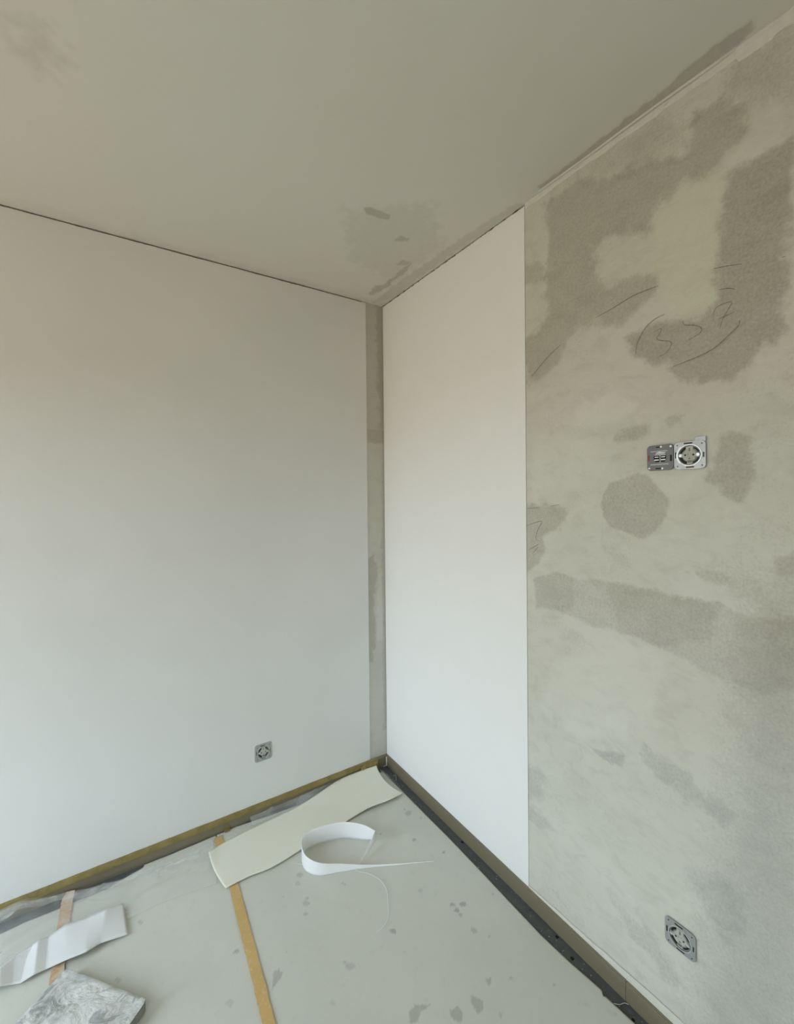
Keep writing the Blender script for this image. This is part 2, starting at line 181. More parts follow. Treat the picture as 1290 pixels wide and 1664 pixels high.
class NT:
    def __init__(s, name):
        s.m = bpy.data.materials.new(name); s.m.use_nodes = True; s.t = s.m.node_tree
        s.b = s.t.nodes['Principled BSDF']; s.b.inputs['Specular IOR Level'].default_value = .3
    def n(s, t, **kw):
        x = s.t.nodes.new(t)
        for k, v in kw.items():
            if k in x.inputs: x.inputs[k].default_value = v
            else: setattr(x, k, v)
        return x
    def l(s, a, b): s.t.links.new(a, b)
    def pos(s, scale=(1, 1, 1)):
        g = s.n('ShaderNodeNewGeometry'); m = s.n('ShaderNodeMapping'); m.inputs['Scale'].default_value = scale
        s.l(g.outputs['Position'], m.inputs['Vector']); return m.outputs[0]
    def noise(s, scale, detail=4, rough=.55, vec=None, dist=0):
        x = s.n('ShaderNodeTexNoise', Scale=scale, Detail=detail, Roughness=rough, Distortion=dist)
        s.l(vec or s.pos(), x.inputs['Vector']); return x.outputs['Fac']
    def ramp(s, fac, stops):
        r = s.n('ShaderNodeValToRGB'); e = r.color_ramp.elements
        e[0].position, e[0].color = stops[0][0], (*stops[0][1], 1); e[1].position, e[1].color = stops[-1][0], (*stops[-1][1], 1)
        for p, c in stops[1:-1]: q = e.new(p); q.color = (*c, 1)
        s.l(fac, r.inputs[0]); return r.outputs[0]
    def mr(s, v, a, b, c, d):
        m = s.n('ShaderNodeMapRange'); 
        for i, q in enumerate((a, b, c, d)): m.inputs[i+1].default_value = q
        s.l(v, m.inputs[0]); return m.outputs[0]
    def mix(s, fac, a, b, mode='MIX'):
        m = s.n('ShaderNodeMix', data_type='RGBA', blend_type=mode)
        for sock, v in ((m.inputs[0], fac), (m.inputs[6], a), (m.inputs[7], b)):
            if hasattr(v, 'node'): s.l(v, sock)
            else: sock.default_value = v if not isinstance(v, tuple) else (*v, 1)
        return m.outputs[2]
    def math(s, op, a, b=0.0, clamp=False):
        m = s.n('ShaderNodeMath', operation=op); m.use_clamp = clamp
        for i, v in enumerate((a, b)):
            if hasattr(v, 'node'): s.l(v, m.inputs[i])
            else: m.inputs[i].default_value = v
        return m.outputs[0]
    def attr(s, name):
        a = s.n('ShaderNodeAttribute'); a.attribute_name = name; return a.outputs['Fac']
    def bump(s, h, strength=.3, dist=.002):
        b = s.n('ShaderNodeBump', Strength=strength, Distance=dist); s.l(h, b.inputs['Height']); s.l(b.outputs[0], s.b.inputs['Normal'])
    def done(s, col=None, rough=.6, metal=0, spec=None):
        if col is not None:
            if hasattr(col, 'node'): s.l(col, s.b.inputs['Base Color'])
            else: s.b.inputs['Base Color'].default_value = (*col, 1)
        if hasattr(rough, 'node'): s.l(rough, s.b.inputs['Roughness'])
        else: s.b.inputs['Roughness'].default_value = rough
        s.b.inputs['Metallic'].default_value = metal
        if spec is not None: s.b.inputs['Specular IOR Level'].default_value = spec
        return s.m
def grey(v, t=(1, 1, 1)): return tuple(v*q for q in t)

# ------------------------------------------------------------ materials
M = {}
# smooth white wallpaper on the right wall
k = NT('white_wallpaper'); n1 = k.noise(6, 3); n2 = k.noise(900, 2)
k.bump(n2, .15, .0004); M['paper'] = k.done(k.mix(n1, (.86, .855, .84), (.89, .885, .87)), .55)
# painted lining paper of the left wall
k = NT('painted_lining'); n1 = k.noise(1.6, 4); n2 = k.noise(700, 2)
k.bump(n2, .25, .0005); M['lining'] = k.done(k.mix(k.mr(n1, .35, .65, 0, 1), (.70, .70, .675), (.735, .735, .71)), .6)
# ceiling
k = NT('ceiling_paint'); n1 = k.noise(1.4, 5); n2 = k.noise(500, 3); n3 = k.noise(40, 4)
c = k.mix(k.mr(n1, .35, .65, 0, 1), (.672, .646, .582), (.672, .66, .602))
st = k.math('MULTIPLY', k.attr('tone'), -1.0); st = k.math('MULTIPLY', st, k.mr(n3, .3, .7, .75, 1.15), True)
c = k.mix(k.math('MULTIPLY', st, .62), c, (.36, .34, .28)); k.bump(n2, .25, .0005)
M['ceiling'] = k.done(c, .7)
# raw skimmed plaster
def plaster(name, base_a, base_b, dark, light):
    k = NT(name)
    big = k.noise(2.6, 6, .6, dist=.4); mid = k.noise(14, 6, .65, k.pos((1, 1, 1.6)), .6); fine = k.noise(140, 5, .7); grain = k.noise(620, 3, .7)
    streak = k.noise(22, 5, .7, k.pos((1, 1, 3.2)), 1.2)
    c = k.mix(k.mr(big, .32, .68, 0, 1), base_a, base_b)
    c = k.mix(k.mr(mid, .48, .8, 0, .35), c, dark)
    c = k.mix(k.mr(streak, .58, .8, 0, .4), c, light)
    t = k.attr('tone')
    pos_t = k.math('MAXIMUM', t, 0.0); neg = k.math('MULTIPLY', k.math('MINIMUM', t, 0.0), -1.0)
    edge = k.math('ADD', neg, k.mr(fine, .3, .7, -.30, .26)); edge = k.math('MULTIPLY', edge, k.math('GREATER_THAN', neg, .03), True)
    edge = k.math('MULTIPLY', edge, k.mr(mid, .3, .7, .8, 1.12), True)
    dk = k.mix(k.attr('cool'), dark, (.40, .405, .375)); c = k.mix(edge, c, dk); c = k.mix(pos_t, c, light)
    g = k.attr('green'); c = k.mix(g, c, (.965, 1.0, .93), 'MULTIPLY')
    # fine speckle of the exposed grain, strongest on the dark patches
    c = k.mix(k.math('MULTIPLY', k.mr(grain, .56, .72, 0, 1), k.math('ADD', k.math('MULTIPLY', edge, .35), .06)), c, light)
    c = k.mix(k.math('MULTIPLY', k.mr(fine, .60, .74, 0, 1), k.math('ADD', k.math('MULTIPLY', edge, .25), .08)), c, grey(.75, dark))
    trow = k.noise(30, 5, .7, k.pos((1, .8, 1.9)), 1.2); area = k.mr(k.noise(3.5, 3, .6), .46, .62, 0, 1); ridge = k.math('MULTIPLY', k.mr(trow, .60, .68, 0, 1), area)
    c = k.mix(k.math('MULTIPLY', ridge, .32), c, light); c = k.mix(k.math('MULTIPLY', k.mr(trow, .40, .32, 0, .22), area), c, dark)
    hgt = k.math('ADD', k.math('MULTIPLY', mid, 2.2), k.math('ADD', k.math('MULTIPLY', fine, .7), k.math('ADD', k.math('MULTIPLY', grain, .2), k.math('MULTIPLY', ridge, .5))))
    hgt = k.math('ADD', hgt, k.math('MULTIPLY', edge, -.35))
    k.bump(hgt, .5, .0022)
    return k.done(c, .68)
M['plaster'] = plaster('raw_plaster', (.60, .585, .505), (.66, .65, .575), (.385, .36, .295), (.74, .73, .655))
M['plaster_strip'] = plaster('raw_plaster_strip', (.53, .52, .45), (.57, .56, .495), (.40, .385, .315), (.65, .64, .575))
k = NT('plaster_filler'); n = k.noise(60, 5, .7); k.bump(n, .6, .002); M['filler'] = k.done(k.mix(n, (.60, .58, .50), (.72, .71, .64)), .7)
# original floor in the gap
k = NT('slate_floor'); n = k.noise(7, 5, .6); n2 = k.noise(45, 6, .7, dist=1.0); n3 = k.noise(300, 3)
c = k.mix(n, (.078, .085, .085), (.125, .133, .132)); c = k.mix(k.mr(n2, .55, .72, 0, .55), c, (.23, .235, .225))
c = k.mix(k.mr(n2, .30, .42, .7, 0), c, (.03, .033, .033)); k.bump(n2, .4, .002); M['slate'] = k.done(c, .55)
# felt / card floor covering
def cover_mat(name, stains):
    k = NT(name); n = k.noise(2.2, 4); n2 = k.noise(900, 3, .7); n3 = k.noise(30, 5, .65); n4 = k.noise(110, 4, .7)
    c = k.mix(k.mr(n, .35, .65, 0, 1), (.63, .63, .565), (.675, .675, .61))
    c = k.mix(k.mr(n3, .58, .8, 0, .35), c, (.50, .50, .445)); c = k.mix(k.mr(n4, .66, .78, 0, .35), c, (.74, .74, .69))
    c = k.mix(k.mr(n2, .5, .8, 0, .25), c, (.5, .49, .43))
    t = k.math('MULTIPLY', k.attr('tone'), -1.0); t2 = k.math('ADD', t, k.mr(n4, .3, .7, -.12, .12)); t2 = k.math('MULTIPLY', t2, k.math('GREATER_THAN', t, .04), True)
    c = k.mix(k.math('MULTIPLY', t2, .62), c, (.30, .30, .27))
    k.bump(k.math('ADD', k.math('MULTIPLY', n, 6.0), k.math('MULTIPLY', n2, .2)), .3, .003)
    return k.done(c, .62)
M['cover'] = cover_mat('floor_felt', True)
k = NT('cream_backing'); n = k.noise(5, 3); n2 = k.noise(600, 2); k.bump(n2, .2, .0004)
M['cream'] = k.done(k.mix(n, (.80, .795, .68), (.825, .815, .71)), .65)
k = NT('white_offcut'); n = k.noise(9, 3); M['white'] = k.done(k.mix(n, (.86, .865, .865), (.90, .90, .90)), .5)
k = NT('pleated_white'); n = k.noise(9, 3); n2 = k.noise(500, 2); k.bump(n2, .2, .0004); M['offwhite'] = k.done(k.mix(n, (.72, .725, .72), (.76, .76, .755)), .85)
k = NT('taupe_skirting'); n = k.noise(30, 4, .6, k.pos((1, .15, 1))); n2 = k.noise(160, 5, .7)
c = k.mix(n, (.19, .163, .105), (.22, .19, .13)); c = k.mix(k.mr(n2, .64, .76, 0, .4), c, (.42, .40, .34)); M['skirting'] = k.done(c, .45, spec=.35)
k = NT('ochre_tape'); n = k.noise(18, 5, .65); n2 = k.noise(240, 4)
k.bump(n2, .3, .0006); M['ochre'] = k.done(k.mix(k.mr(n, .35, .65, 0, 1), (.20, .155, .05), (.29, .225, .08)), .5)
k = NT('orange_tape'); n = k.noise(26, 6, .7); n2 = k.noise(9, 4); n3 = k.noise(60, 6, .75, dist=.8)
c = k.mix(k.mr(n2, .3, .7, 0, 1), (.58, .39, .17), (.66, .44, .17)); c = k.mix(k.mr(n3, .54, .70, 0, .75), c, (.70, .64, .50)); c = k.mix(k.mr(n, .60, .75, 0, .5), c, (.52, .34, .13))
k.bump(n3, .3, .0008); M['orange'] = k.done(c, .6)
k = NT('dusty_tape'); n3 = k.noise(40, 5, .7); M['orange2'] = k.done(k.mix(k.mr(n3, .4, .65, 0, 1), (.58, .35, .20), (.64, .56, .44)), .6)
# plastic masking film
k = NT('masking_film'); n = k.noise(5, 3, .5, k.pos((1, 2.2, 1)), dist=.8); 
k.b.inputs['Base Color'].default_value = (.82, .84, .83, 1); k.b.inputs['Roughness'].default_value = .16; k.b.inputs['Specular IOR Level'].default_value = .5
k.l(k.mr(n, .36, .66, .10, .36), k.b.inputs['Alpha']); M['film'] = k.m
k = NT('film_hem'); n = k.noise(40, 4, .6, k.pos((.5, 2, 1))); k.b.inputs['Base Color'].default_value = (.80, .82, .80, 1); k.b.inputs['Roughness'].default_value = .25; k.l(k.mr(n, .35, .65, .12, .42), k.b.inputs['Alpha']); M['hem'] = k.m
# stone-grey board
k = NT('crusted_plaster'); n = k.noise(7, 7, .62, dist=1.4); n2 = k.noise(120, 5, .7); n3 = k.noise(13, 6, .62, k.pos((1, 1.5, 1)), 1.3)
c = k.mix(k.mr(n, .42, .56, 0, 1), (.72, .725, .70), (.54, .55, .54)); c = k.mix(k.mr(n3, .53, .59, 0, .6), c, (.27, .28, .275))
c = k.mix(k.mr(n2, .6, .75, 0, .4), c, (.76, .765, .75)); k.bump(k.math('ADD', n, k.math('MULTIPLY', n3, -.9)), .9, .010); M['crust'] = k.done(c, .6)
k = NT('board_edge'); n = k.noise(60, 4); M['edge'] = k.done(k.mix(n, (.17, .165, .145), (.30, .295, .26)), .5)
# electrics
k = NT('galvanised_steel'); n = k.noise(70, 5, .65); k.bump(n, .2, .0006); M['steel'] = k.done(k.mix(n, (.32, .335, .335), (.52, .54, .54)), .42, .55)
k = NT('dull_steel'); n = k.noise(70, 5, .65); M['steel_dull'] = k.done(k.mix(n, (.33, .34, .335), (.46, .47, .465)), .5, .35)
k = NT('dark_zinc'); n = k.noise(60, 4); M['zinc'] = k.done(k.mix(n, (.145, .145, .15), (.20, .20, .205)), .45, .3)
k = NT('insert_plastic'); n = k.noise(50, 4); M['insert'] = k.done(k.mix(n, (.42, .42, .36), (.54, .54, .49)), .5)
k = NT('insert_recess'); n = k.noise(220, 4); M['recess'] = k.done(k.mix(n, (.17, .17, .15), (.30, .30, .27)), .5)
M['black'] = NT('black_void').done((.012, .012, .012), .6)
M['red'] = NT('red_insulation').done((.30, .05, .04), .5)
M['bright'] = NT('bright_steel').done((.62, .64, .64), .3, .5)
k = NT('pencil_graphite'); n = k.noise(900, 3, .8); k.b.inputs['Base Color'].default_value = (.13, .115, .09, 1); k.l(k.mr(n, .40, .60, .12, .85), k.b.inputs['Alpha']); k.b.inputs['Roughness'].default_value = .6; M['pencil'] = k.m
k = NT('dark_joint'); n = k.noise(30, 4, .7); k.b.inputs['Base Color'].default_value = (.12, .10, .07, 1); k.l(k.mr(n, .46, .62, .0, .8), k.b.inputs['Alpha']); k.b.inputs['Roughness'].default_value = .8; M['joint'] = k.m
k = NT('faint_joint'); n = k.noise(6, 5, .7); k.b.inputs['Base Color'].default_value = (.24, .21, .15, 1); k.l(k.mr(n, .42, .66, .10, .85), k.b.inputs['Alpha']); k.b.inputs['Roughness'].default_value = .8; M['joint2'] = k.m
k = NT('shell_paint'); M['shell'] = k.done((.50, .485, .44), .7)
M['frame'] = NT('window_frame_white').done((.8, .8, .8), .4)

# ------------------------------------------------------------ numpy noise and patch fields
_rng = np.random.RandomState(7); _T = _rng.rand(256, 256)
def vnoise(x, y):
    xi = np.floor(x).astype(int); yi = np.floor(y).astype(int); fx = x-xi; fy = y-yi
    fx = fx*fx*(3-2*fx); fy = fy*fy*(3-2*fy); g = lambda a, b: _T[a % 256, b % 256]
    return (g(xi, yi)*(1-fx)+g(xi+1, yi)*fx)*(1-fy)+(g(xi, yi+1)*(1-fx)+g(xi+1, yi+1)*fx)*fy
def fbm(x, y, o=4):
    s = 0; a = .5
    for i in range(o): s = s + a*(vnoise(x*2**i+17*i, y*2**i+31*i)-.5); a *= .55
    return s*2
def sdf(px, py, poly):
    d = np.full(px.shape, 1e9); inside = np.zeros(px.shape, bool); n = len(poly)
    for i in range(n):
        ax, ay = poly[i]; bx, by = poly[(i+1) % n]; ex, ey = bx-ax, by-ay
        wx, wy = px-ax, py-ay; t = np.clip((wx*ex+wy*ey)/(ex*ex+ey*ey+1e-12), 0, 1)
        d = np.minimum(d, (wx-t*ex)**2+(wy-t*ey)**2)
        cnd = ((ay > py) != (by > py)); xx = ax+(py-ay)*ex/(ey if abs(ey) > 1e-9 else 1e-9)
        inside ^= cnd & (px < xx)
    d = np.sqrt(d); return np.where(inside, d, -d)
def tone_field(a, b, items, fr=30):
    t = np.zeros(a.shape)
    for tone, feather, nz, poly in items:
        pa = [p[0] for p in poly]; pb = [p[1] for p in poly]; m = feather+nz*1.6
        sel = (a > min(pa)-m) & (a < max(pa)+m) & (b > min(pb)-m) & (b < max(pb)+m)
        if not sel.any(): continue
        s = sdf(a[sel], b[sel], poly) + nz*fbm(a[sel]*fr, b[sel]*fr)
        t[sel] += tone*np.clip(s/feather+.5, 0, 1)
    return t
def grid_obj(name, P, mat, attrs=None, parent=None, skirt=None, smooth=True):
    # P: (n, m, 3) array of points; skirt: z the rim is dropped to
    n, m, _ = P.shape; idx = np.arange(n*m).reshape(n, m)
    q = np.stack([idx[:-1, :-1], idx[1:, :-1], idx[1:, 1:], idx[:-1, 1:]], -1).reshape(-1, 4)
    v = P.reshape(-1, 3); faces = q
    if skirt is not None:
        rim = np.concatenate([idx[0, :], idx[1:, -1], idx[-1, -2::-1], idx[-2:0:-1, 0]])
        low = v[rim].copy(); low[:, 2] = skirt; k0 = len(v); v = np.vstack([v, low]); r2 = np.arange(len(rim))+k0
        faces = np.vstack([q, np.stack([rim, np.roll(rim, -1), np.roll(r2, -1), r2], -1)])
    me = bpy.data.meshes.new(name); me.vertices.add(len(v)); me.vertices.foreach_set('co', v.astype(np.float32).ravel())
    me.loops.add(faces.size); me.loops.foreach_set('vertex_index', faces.astype(np.int32).ravel())
    me.polygons.add(len(faces)); me.polygons.foreach_set('loop_start', (np.arange(len(faces))*4).astype(np.int32))
    me.update(calc_edges=True); me.validate()
    if smooth: me.polygons.foreach_set('use_smooth', [True]*len(me.polygons))
    for k_, vals in (attrs or {}).items():
        at = me.attributes.new(k_, 'FLOAT', 'POINT'); w = np.zeros(len(v)); w[:n*m] = vals.ravel(); at.data.foreach_set('value', w.astype(np.float32))
    me.materials.append(mat); return link(bpy.data.objects.new(name, me), parent)

# ------------------------------------------------------------ room shell
S = lambda o: tag(o, kind='structure')
floor = S(box('floor', (XW-.2, YB-.2, -.1), (.2, .2, 0), M['slate']))

def panel_with_hole(name, axis, val, thick, lo, hi, hole, mat):
    bm = bmesh.new()
    def b(a0, a1, z0, z1):
        if a1-a0 < 1e-4 or z1-z0 < 1e-4: return
        if axis == 'y': add_box(bm, (a0, val-thick, z0), (a1, val, z1))
        else: add_box(bm, (val-thick, a0, z0), (val, a1, z1))
    if hole:
        a0, a1, z0, z1 = hole
        b(lo, a0, 0, H); b(a1, hi, 0, H); b(a0, a1, 0, z0); b(a0, a1, z1, H)
    else: b(lo, hi, 0, H)
    return S(bm_obj(name, bm, mat))
panel_with_hole('wall_back', 'y', YB, .2, XW, 0, WIN, M['shell'])
panel_with_hole('wall_outer', 'x', XW, .2, YB, 0, WIN2, M['shell'])
def window(name, axis, val, hole):
    r = S(empty(name, (0, 0, 0))); a0, a1, z0, z1 = hole; w = .05
    for q0, q1, y0, y1 in ((a0, a1, z0, z0+w), (a0, a1, z1-w, z1), (a0, a0+w, z0+w, z1-w), (a1-w, a1, z0+w, z1-w), ((a0+a1)/2-.03, (a0+a1)/2+.03, z0+w, z1-w)):
        if axis == 'y': box('window_frame', (q0, val-.09, y0), (q1, val-.04, y1), M['frame'], r)
        else: box('window_frame', (val-.09, q0, y0), (val-.04, q1, y1), M['frame'], r)
if WIN: window('window_1', 'y', YB, WIN)
if WIN2: window('window_2', 'x', XW, WIN2)

# right wall: solid body, with a finely gridded plaster face where it shows
YP = -0.9854                                    # near edge of the hung wallpaper
wr = S(box('wall_right', (.004, YB, 0), (.2, .2, H), M['shell']))
ys = np.concatenate([np.linspace(0, -.95, 40)[:-1], np.arange(-.95, -1.9, -.0042), np.linspace(-1.9, YB, 40)]); zs = np.arange(0, H+.001, H/600)
A, B = np.meshgrid(ys, zs, indexing='ij')
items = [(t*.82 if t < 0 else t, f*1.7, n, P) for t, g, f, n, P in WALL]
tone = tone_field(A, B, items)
tone += np.where(A > -1.9, -.10*np.clip(fbm(A*9+5, B*9)*1.4, 0, 1), 0)
green = tone_field(A, B, [(1, f*1.7, n, P) for t, g, f, n, P in WALL if g == 1])
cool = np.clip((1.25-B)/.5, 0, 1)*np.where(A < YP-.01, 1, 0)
relief = .0015*fbm(A*5, B*5)
Pn = np.stack([np.minimum(relief, .003)*np.where(A < YP-.01, 1, 0), A, B], -1)
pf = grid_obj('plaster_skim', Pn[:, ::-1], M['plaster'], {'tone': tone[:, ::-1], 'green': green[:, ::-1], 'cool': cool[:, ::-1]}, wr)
pf['label'] = 'patchy raw grey plaster skim'

# left wall: body carrying the bare plaster strip beside the corner
wl = S(box('wall_left', (XW, .004, 0), (0, .2, H), M['shell']))
xs = np.linspace(-.14, 0, 36); zs2 = np.linspace(0, H, 500); A2, B2 = np.meshgrid(xs, zs2, indexing='ij')
ST = [(-.8, .01, .01, [(-.115, 1.825), (.01, 1.825), (.01, 1.905), (-.115, 1.90)]),
      (-.8, .012, .02, [(-.13, .62), (-.085, .60), (-.07, .75), (-.075, .95), (-.05, 1.1), (-.08, 1.20), (-.13, 1.18)]),
      (-.7, .02, .02, [(-.03, 1.9), (.02, 1.9), (.02, 2.6), (-.05, 2.6)]),
      (.5, .012, .02, [(-.06, .72), (-.02, .72), (-.015, .95), (-.035, 1.1), (-.06, .95)]),
      (-.35, .01, .01, [(-.115, 1.905), (.01, 1.905), (.01, 2.6), (-.115, 2.6)]),
      (-.5, .008, .012, [(-.02, .2), (.02, .2), (.02, 1.9), (-.012, 1.9), (-.025, 1.2)])]
tn = tone_field(A2, B2, ST, 40)
ps = grid_obj('plaster_strip', np.stack([A2, A2*0, B2], -1), M['plaster_strip'], {'tone': tn, 'green': tn*0}, wl)
ps['label'] = 'narrow strip of bare plaster beside the corner'

# ceiling
xs = np.concatenate([np.linspace(XW, -2.0, 20)[:-1], np.arange(-2.0, .004, .006)]); ys = np.concatenate([np.arange(.0, -1.9, -.006), np.linspace(-1.9, YB, 20)])
A3, B3 = np.meshgrid(xs, ys, indexing='ij')
tc3 = tone_field(A3, B3, CEIL, 40)
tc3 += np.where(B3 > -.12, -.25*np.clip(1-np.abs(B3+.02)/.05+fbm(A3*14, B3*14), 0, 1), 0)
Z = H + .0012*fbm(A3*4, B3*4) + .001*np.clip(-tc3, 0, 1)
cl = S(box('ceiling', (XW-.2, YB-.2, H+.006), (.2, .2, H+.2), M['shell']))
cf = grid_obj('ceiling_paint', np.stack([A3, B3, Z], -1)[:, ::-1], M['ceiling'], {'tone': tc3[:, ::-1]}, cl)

# wallpapers: real sheets, a millimetre proud
def sheet_slab(name, lo, hi, mat, parent):
    return box(name, lo, hi, mat, parent)
rp_ = box('wallpaper', (-.0035, YP, .058), (-.001, -.004, H-.004), M['paper'], wr); rp_['label'] = 'smooth white wallpaper length hung beside the corner'
lp = box('wallpaper', (XW, -.003, .058), (-.1147, -.0006, H-.005), M['lining'], wl); lp['label'] = 'white lining paper over the whole wall'

# ragged dark joint between left wallpaper and ceiling, and the same over the right sheet
def ribbon(bm, pts, w, nrm):
    # flat ribbon of width w along pts lying on the plane of normal nrm
    nrm = Vector(nrm); vs = []
    P = [Vector(p) for p in pts]
    for i, p in enumerate(P):
        t = (P[min(i+1, len(P)-1)]-P[max(i-1, 0)]).normalized(); s = nrm.cross(t)
        ww = w[i] if isinstance(w, (list, tuple)) else w
        vs.append((bm.verts.new(p-s*ww/2), bm.verts.new(p+s*ww/2)))
    for a, b in zip(vs, vs[1:]): bm.faces.new((a[0], b[0], b[1], a[1]))
rnd = random.Random(3)
bm = bmesh.new(); pts = []; ws = []
for i in range(140):
    x = -2.2 + i*(2.06/139); pts.append((x, -.0036, H-.0055+rnd.uniform(-.0006, .0006))); ws.append(rnd.choice((.002, .003, .003, .0045)))
ribbon(bm, pts, ws, (0, -1, 0)); o = bm_obj('joint_crack', bm, M['joint2'], wl); o['label'] = 'dark hairline crack under the ceiling'
bm = bmesh.new(); pts = []; ws = []
for i in range(80):
    y = -.004 - i*(.98/79); pts.append((-.0042, y, H-.003)); ws.append(.005 + .003*rnd.random())
ribbon(bm, pts, ws, (-1, 0, 0)); o = bm_obj('joint_crack', bm, M['joint'], wr); o['label'] = 'dark line over the wallpaper'

# corner plaster: filler ridges along the ceiling joint of the right wall
def loft(bm, secs):
    rows = [[bm.verts.new(p) for p in s] for s in secs]
    for a, b in zip(rows, rows[1:]):
        for i in range(len(a)-1): bm.faces.new((a[i], b[i], b[i+1], a[i+1]))
secs = []
for i in range(160):
    y = -.99 - i*.0056; k_ = 1+.5*fbm(np.array(y*30.), np.array(2.)).item(); w = (.010 if y > -1.62 else .022)*k_; d = (-.004 if y > -1.62 else .008)
    secs.append([(.001, y, H-w*1.2), (-.003, y, H-w), (-.0045, y, H-w*.45), (-.006-d*.3, y, H-.004), (-.0078-max(d, 0)*k_, y, H-.0015), (-.010-max(d, 0)*k_, y, H+.002)])
bm = bmesh.new(); loft(bm, secs); t1 = S(bm_obj('trim_1', bm, M['filler'], smooth=True)); t1['label'] = 'pale ridge of filler along the ceiling joint'
secs = []
for i in range(120):
    y = -1.02 - i*.0051; x = -.0150+.0015*math.sin(i*.06)
    h_ = .0022*min(1, i/10, (119-i)/10)
    secs.append([(x-.006, y, H+.001), (x-.002, y, H-h_), (x+.001, y, H-h_*1.1), (x+.004, y, H+.001)])
bm = bmesh.new(); loft(bm, secs); bm_obj('filler_ridge', bm, M['ceiling'], t1, True)

# pencil marks on the plaster
def catmull(P, n=8):
    P = [Vector(p) for p in P]; Q = [P[0]*2-P[1]]+P+[P[-1]*2-P[-2]]; out = []
    for i in range(1, len(Q)-2):
        for j in range(n):
            t = j/n; a, b, c_, d = Q[i-1:i+3]
            out.append(.5*((2*b)+(c_-a)*t+(2*a-5*b+4*c_-d)*t*t+(3*b-a-3*c_+d)*t**3))
    out.append(P[-1]); return out
for i, s in enumerate(MARKS):
    bm = bmesh.new(); pts = catmull([(-.0042, y, z) for y, z in s], 8)
    n_ = len(pts); ws = [(.0030 if i < 3 or i == 7 else .0022)*(.35+.65*math.sin(math.pi*(j+.5)/n_)**.5) for j in range(n_)]
    ribbon(bm, pts, ws, (-1, 0, 0)); bm_obj('pencil_stroke', bm, M['pencil'], wr)

# skirting boards
HB = .0603; TB = .012
br_ = S(empty('baseboard_right', (0, 0, 0)))
def skirting(bm, prof, a, b, axis):
    rows = []
    for t in (a, b): rows.append([bm.verts.new(((-d, t, z) if axis == 'y' else (t, -d, z))) for d, z in prof])
    n_ = len(prof)
    for i in range(n_): j = (i+1) % n_; bm.faces.new((rows[0][i], rows[0][j], rows[1][j], rows[1][i]))
    bm.faces.new(rows[0]); bm.faces.new(rows[1][::-1])
prof = [(.0, 0), (TB, 0), (TB, HB-.006), (TB-.001, HB-.0045), (TB-.0035, HB-.004), (TB-.004, HB-.001), (TB-.0055, HB), (.0, HB)]
for a_, b_ in ((-.012, -1.3475), (-1.3487, YB)):
    bm = bmesh.new(); skirting(bm, prof, a_, b_, 'y'); bm_obj('skirting_board', bm, M['skirting'], br_)
bl_ = S(empty('baseboard_left', (0, 0, 0)))
bm = bmesh.new(); skirting(bm, prof, XW, 0, 'x'); bm_obj('skirting_board', bm, M['skirting'], bl_)
# smear of filler in the skirting corner
bm = bmesh.new(); loft(bm, [[(-.0165, -.0125, z), (-.0125, -.0165, z)] for z in (.001, .02, .045, .052)]); add_box(bm, (-.036, -.016, 0), (-.013, -.0125, .006), .0015)
bm_obj('filler_bead', bm, M['filler'], bl_)
# pale paint lip above the near skirting
secs = []
for i in range(100):
    y = YP-.002-i*.0085; w = .006+.017*min(1, i/50)**1.4+.003*fbm(np.array(y*25.), np.array(8.)).item()
    secs.append([(-.0015, y, HB+w+.001), (-.0035, y, HB+w*.8), (-.0045, y, HB+w*.3), (-.005, y, HB-.002)])
bm = bmesh.new(); loft(bm, secs); bm_obj('paint_lip', bm, M['filler'], br_, True)

# ------------------------------------------------------------ floor covering
def interp(x, pts): 
    pts = sorted(pts); return np.interp(x, [p[0] for p in pts], [p[1] for p in pts])
RE = [(-.055, -.064), (-.237, -.062), (-.40, -.061), (-.589, -.060), (-.645, -.061), (-1.039, -.066), (-1.09, -.067), (-1.2, -.060), (-1.295, -.049), (-1.300, -.052), (-1.306, -.062), (-1.312, -.056), (-1.393, -.051), (-2.0, -.05)]
REd = {p[0]: p[1] for p in RE}
BE = [(-2.6, -.07), (-1.661, -.067), (-1.593, -.060), (-1.49, -.063), (-1.432, -.060), (-1.347, -.064), (-1.2165, -.030), (-1.2155, -.006-.012), (-1.1, -.016-.004), (-1.012, -.020), (-.847, -.016), (-.76, -.024), (-.691, -.033), (-.5, -.045), (-.3, -.05), (-.06, -.052)]
def cover(name, x0, x1, z0, right_fn=False, seed=0):
    U = np.linspace(0, 1, max(12, int((x1-x0)/.0048))); V = np.concatenate([np.linspace(0, 1.5, 320), np.linspace(1.52, 3.4, 40)])
    u, v = np.meshgrid(U, V, indexing='ij'); yy0 = -.0-v
    xr = interp(yy0, [(a, b) for a, b in RE]) if right_fn else np.full(u.shape, x1)
    X = x0+(xr-x0)*u; yb = interp(X, BE); Y = yb-v*(1)
    if right_fn: X = x0+(interp(Y, RE)-x0)*u
    zz = z0+.0016*fbm(X*4+seed, Y*4)+.0005*fbm(X*16, Y*16)
    # the near edge of the covering lifts a little from the gap
    if right_fn: zz += .004*np.exp(-((u-1)*8)**2)*(.5+.5*np.sin(Y*7))
    tn = tone_field(X, Y, [(t, .0025, .0035, P) for t, P in SPILL], 160)
    o = grid_obj(name, np.stack([X, Y, zz], -1)[:, ::-1], M['cover'], {'tone': tn[:, ::-1]}, None, skirt=.0008)
    return o
o = cover('floor_covering', -.928, -.06, .0045, True); tag(o, 'large pale spattered floor protection sheet under the white paper loop and along the right skirting', 'floor sheet', 'floor protection sheets')
o = cover('floor_covering', -1.473, -.932, .0043, False, 5); tag(o, 'middle pale floor protection sheet between the two orange tape lines', 'floor sheet', 'floor protection sheets')
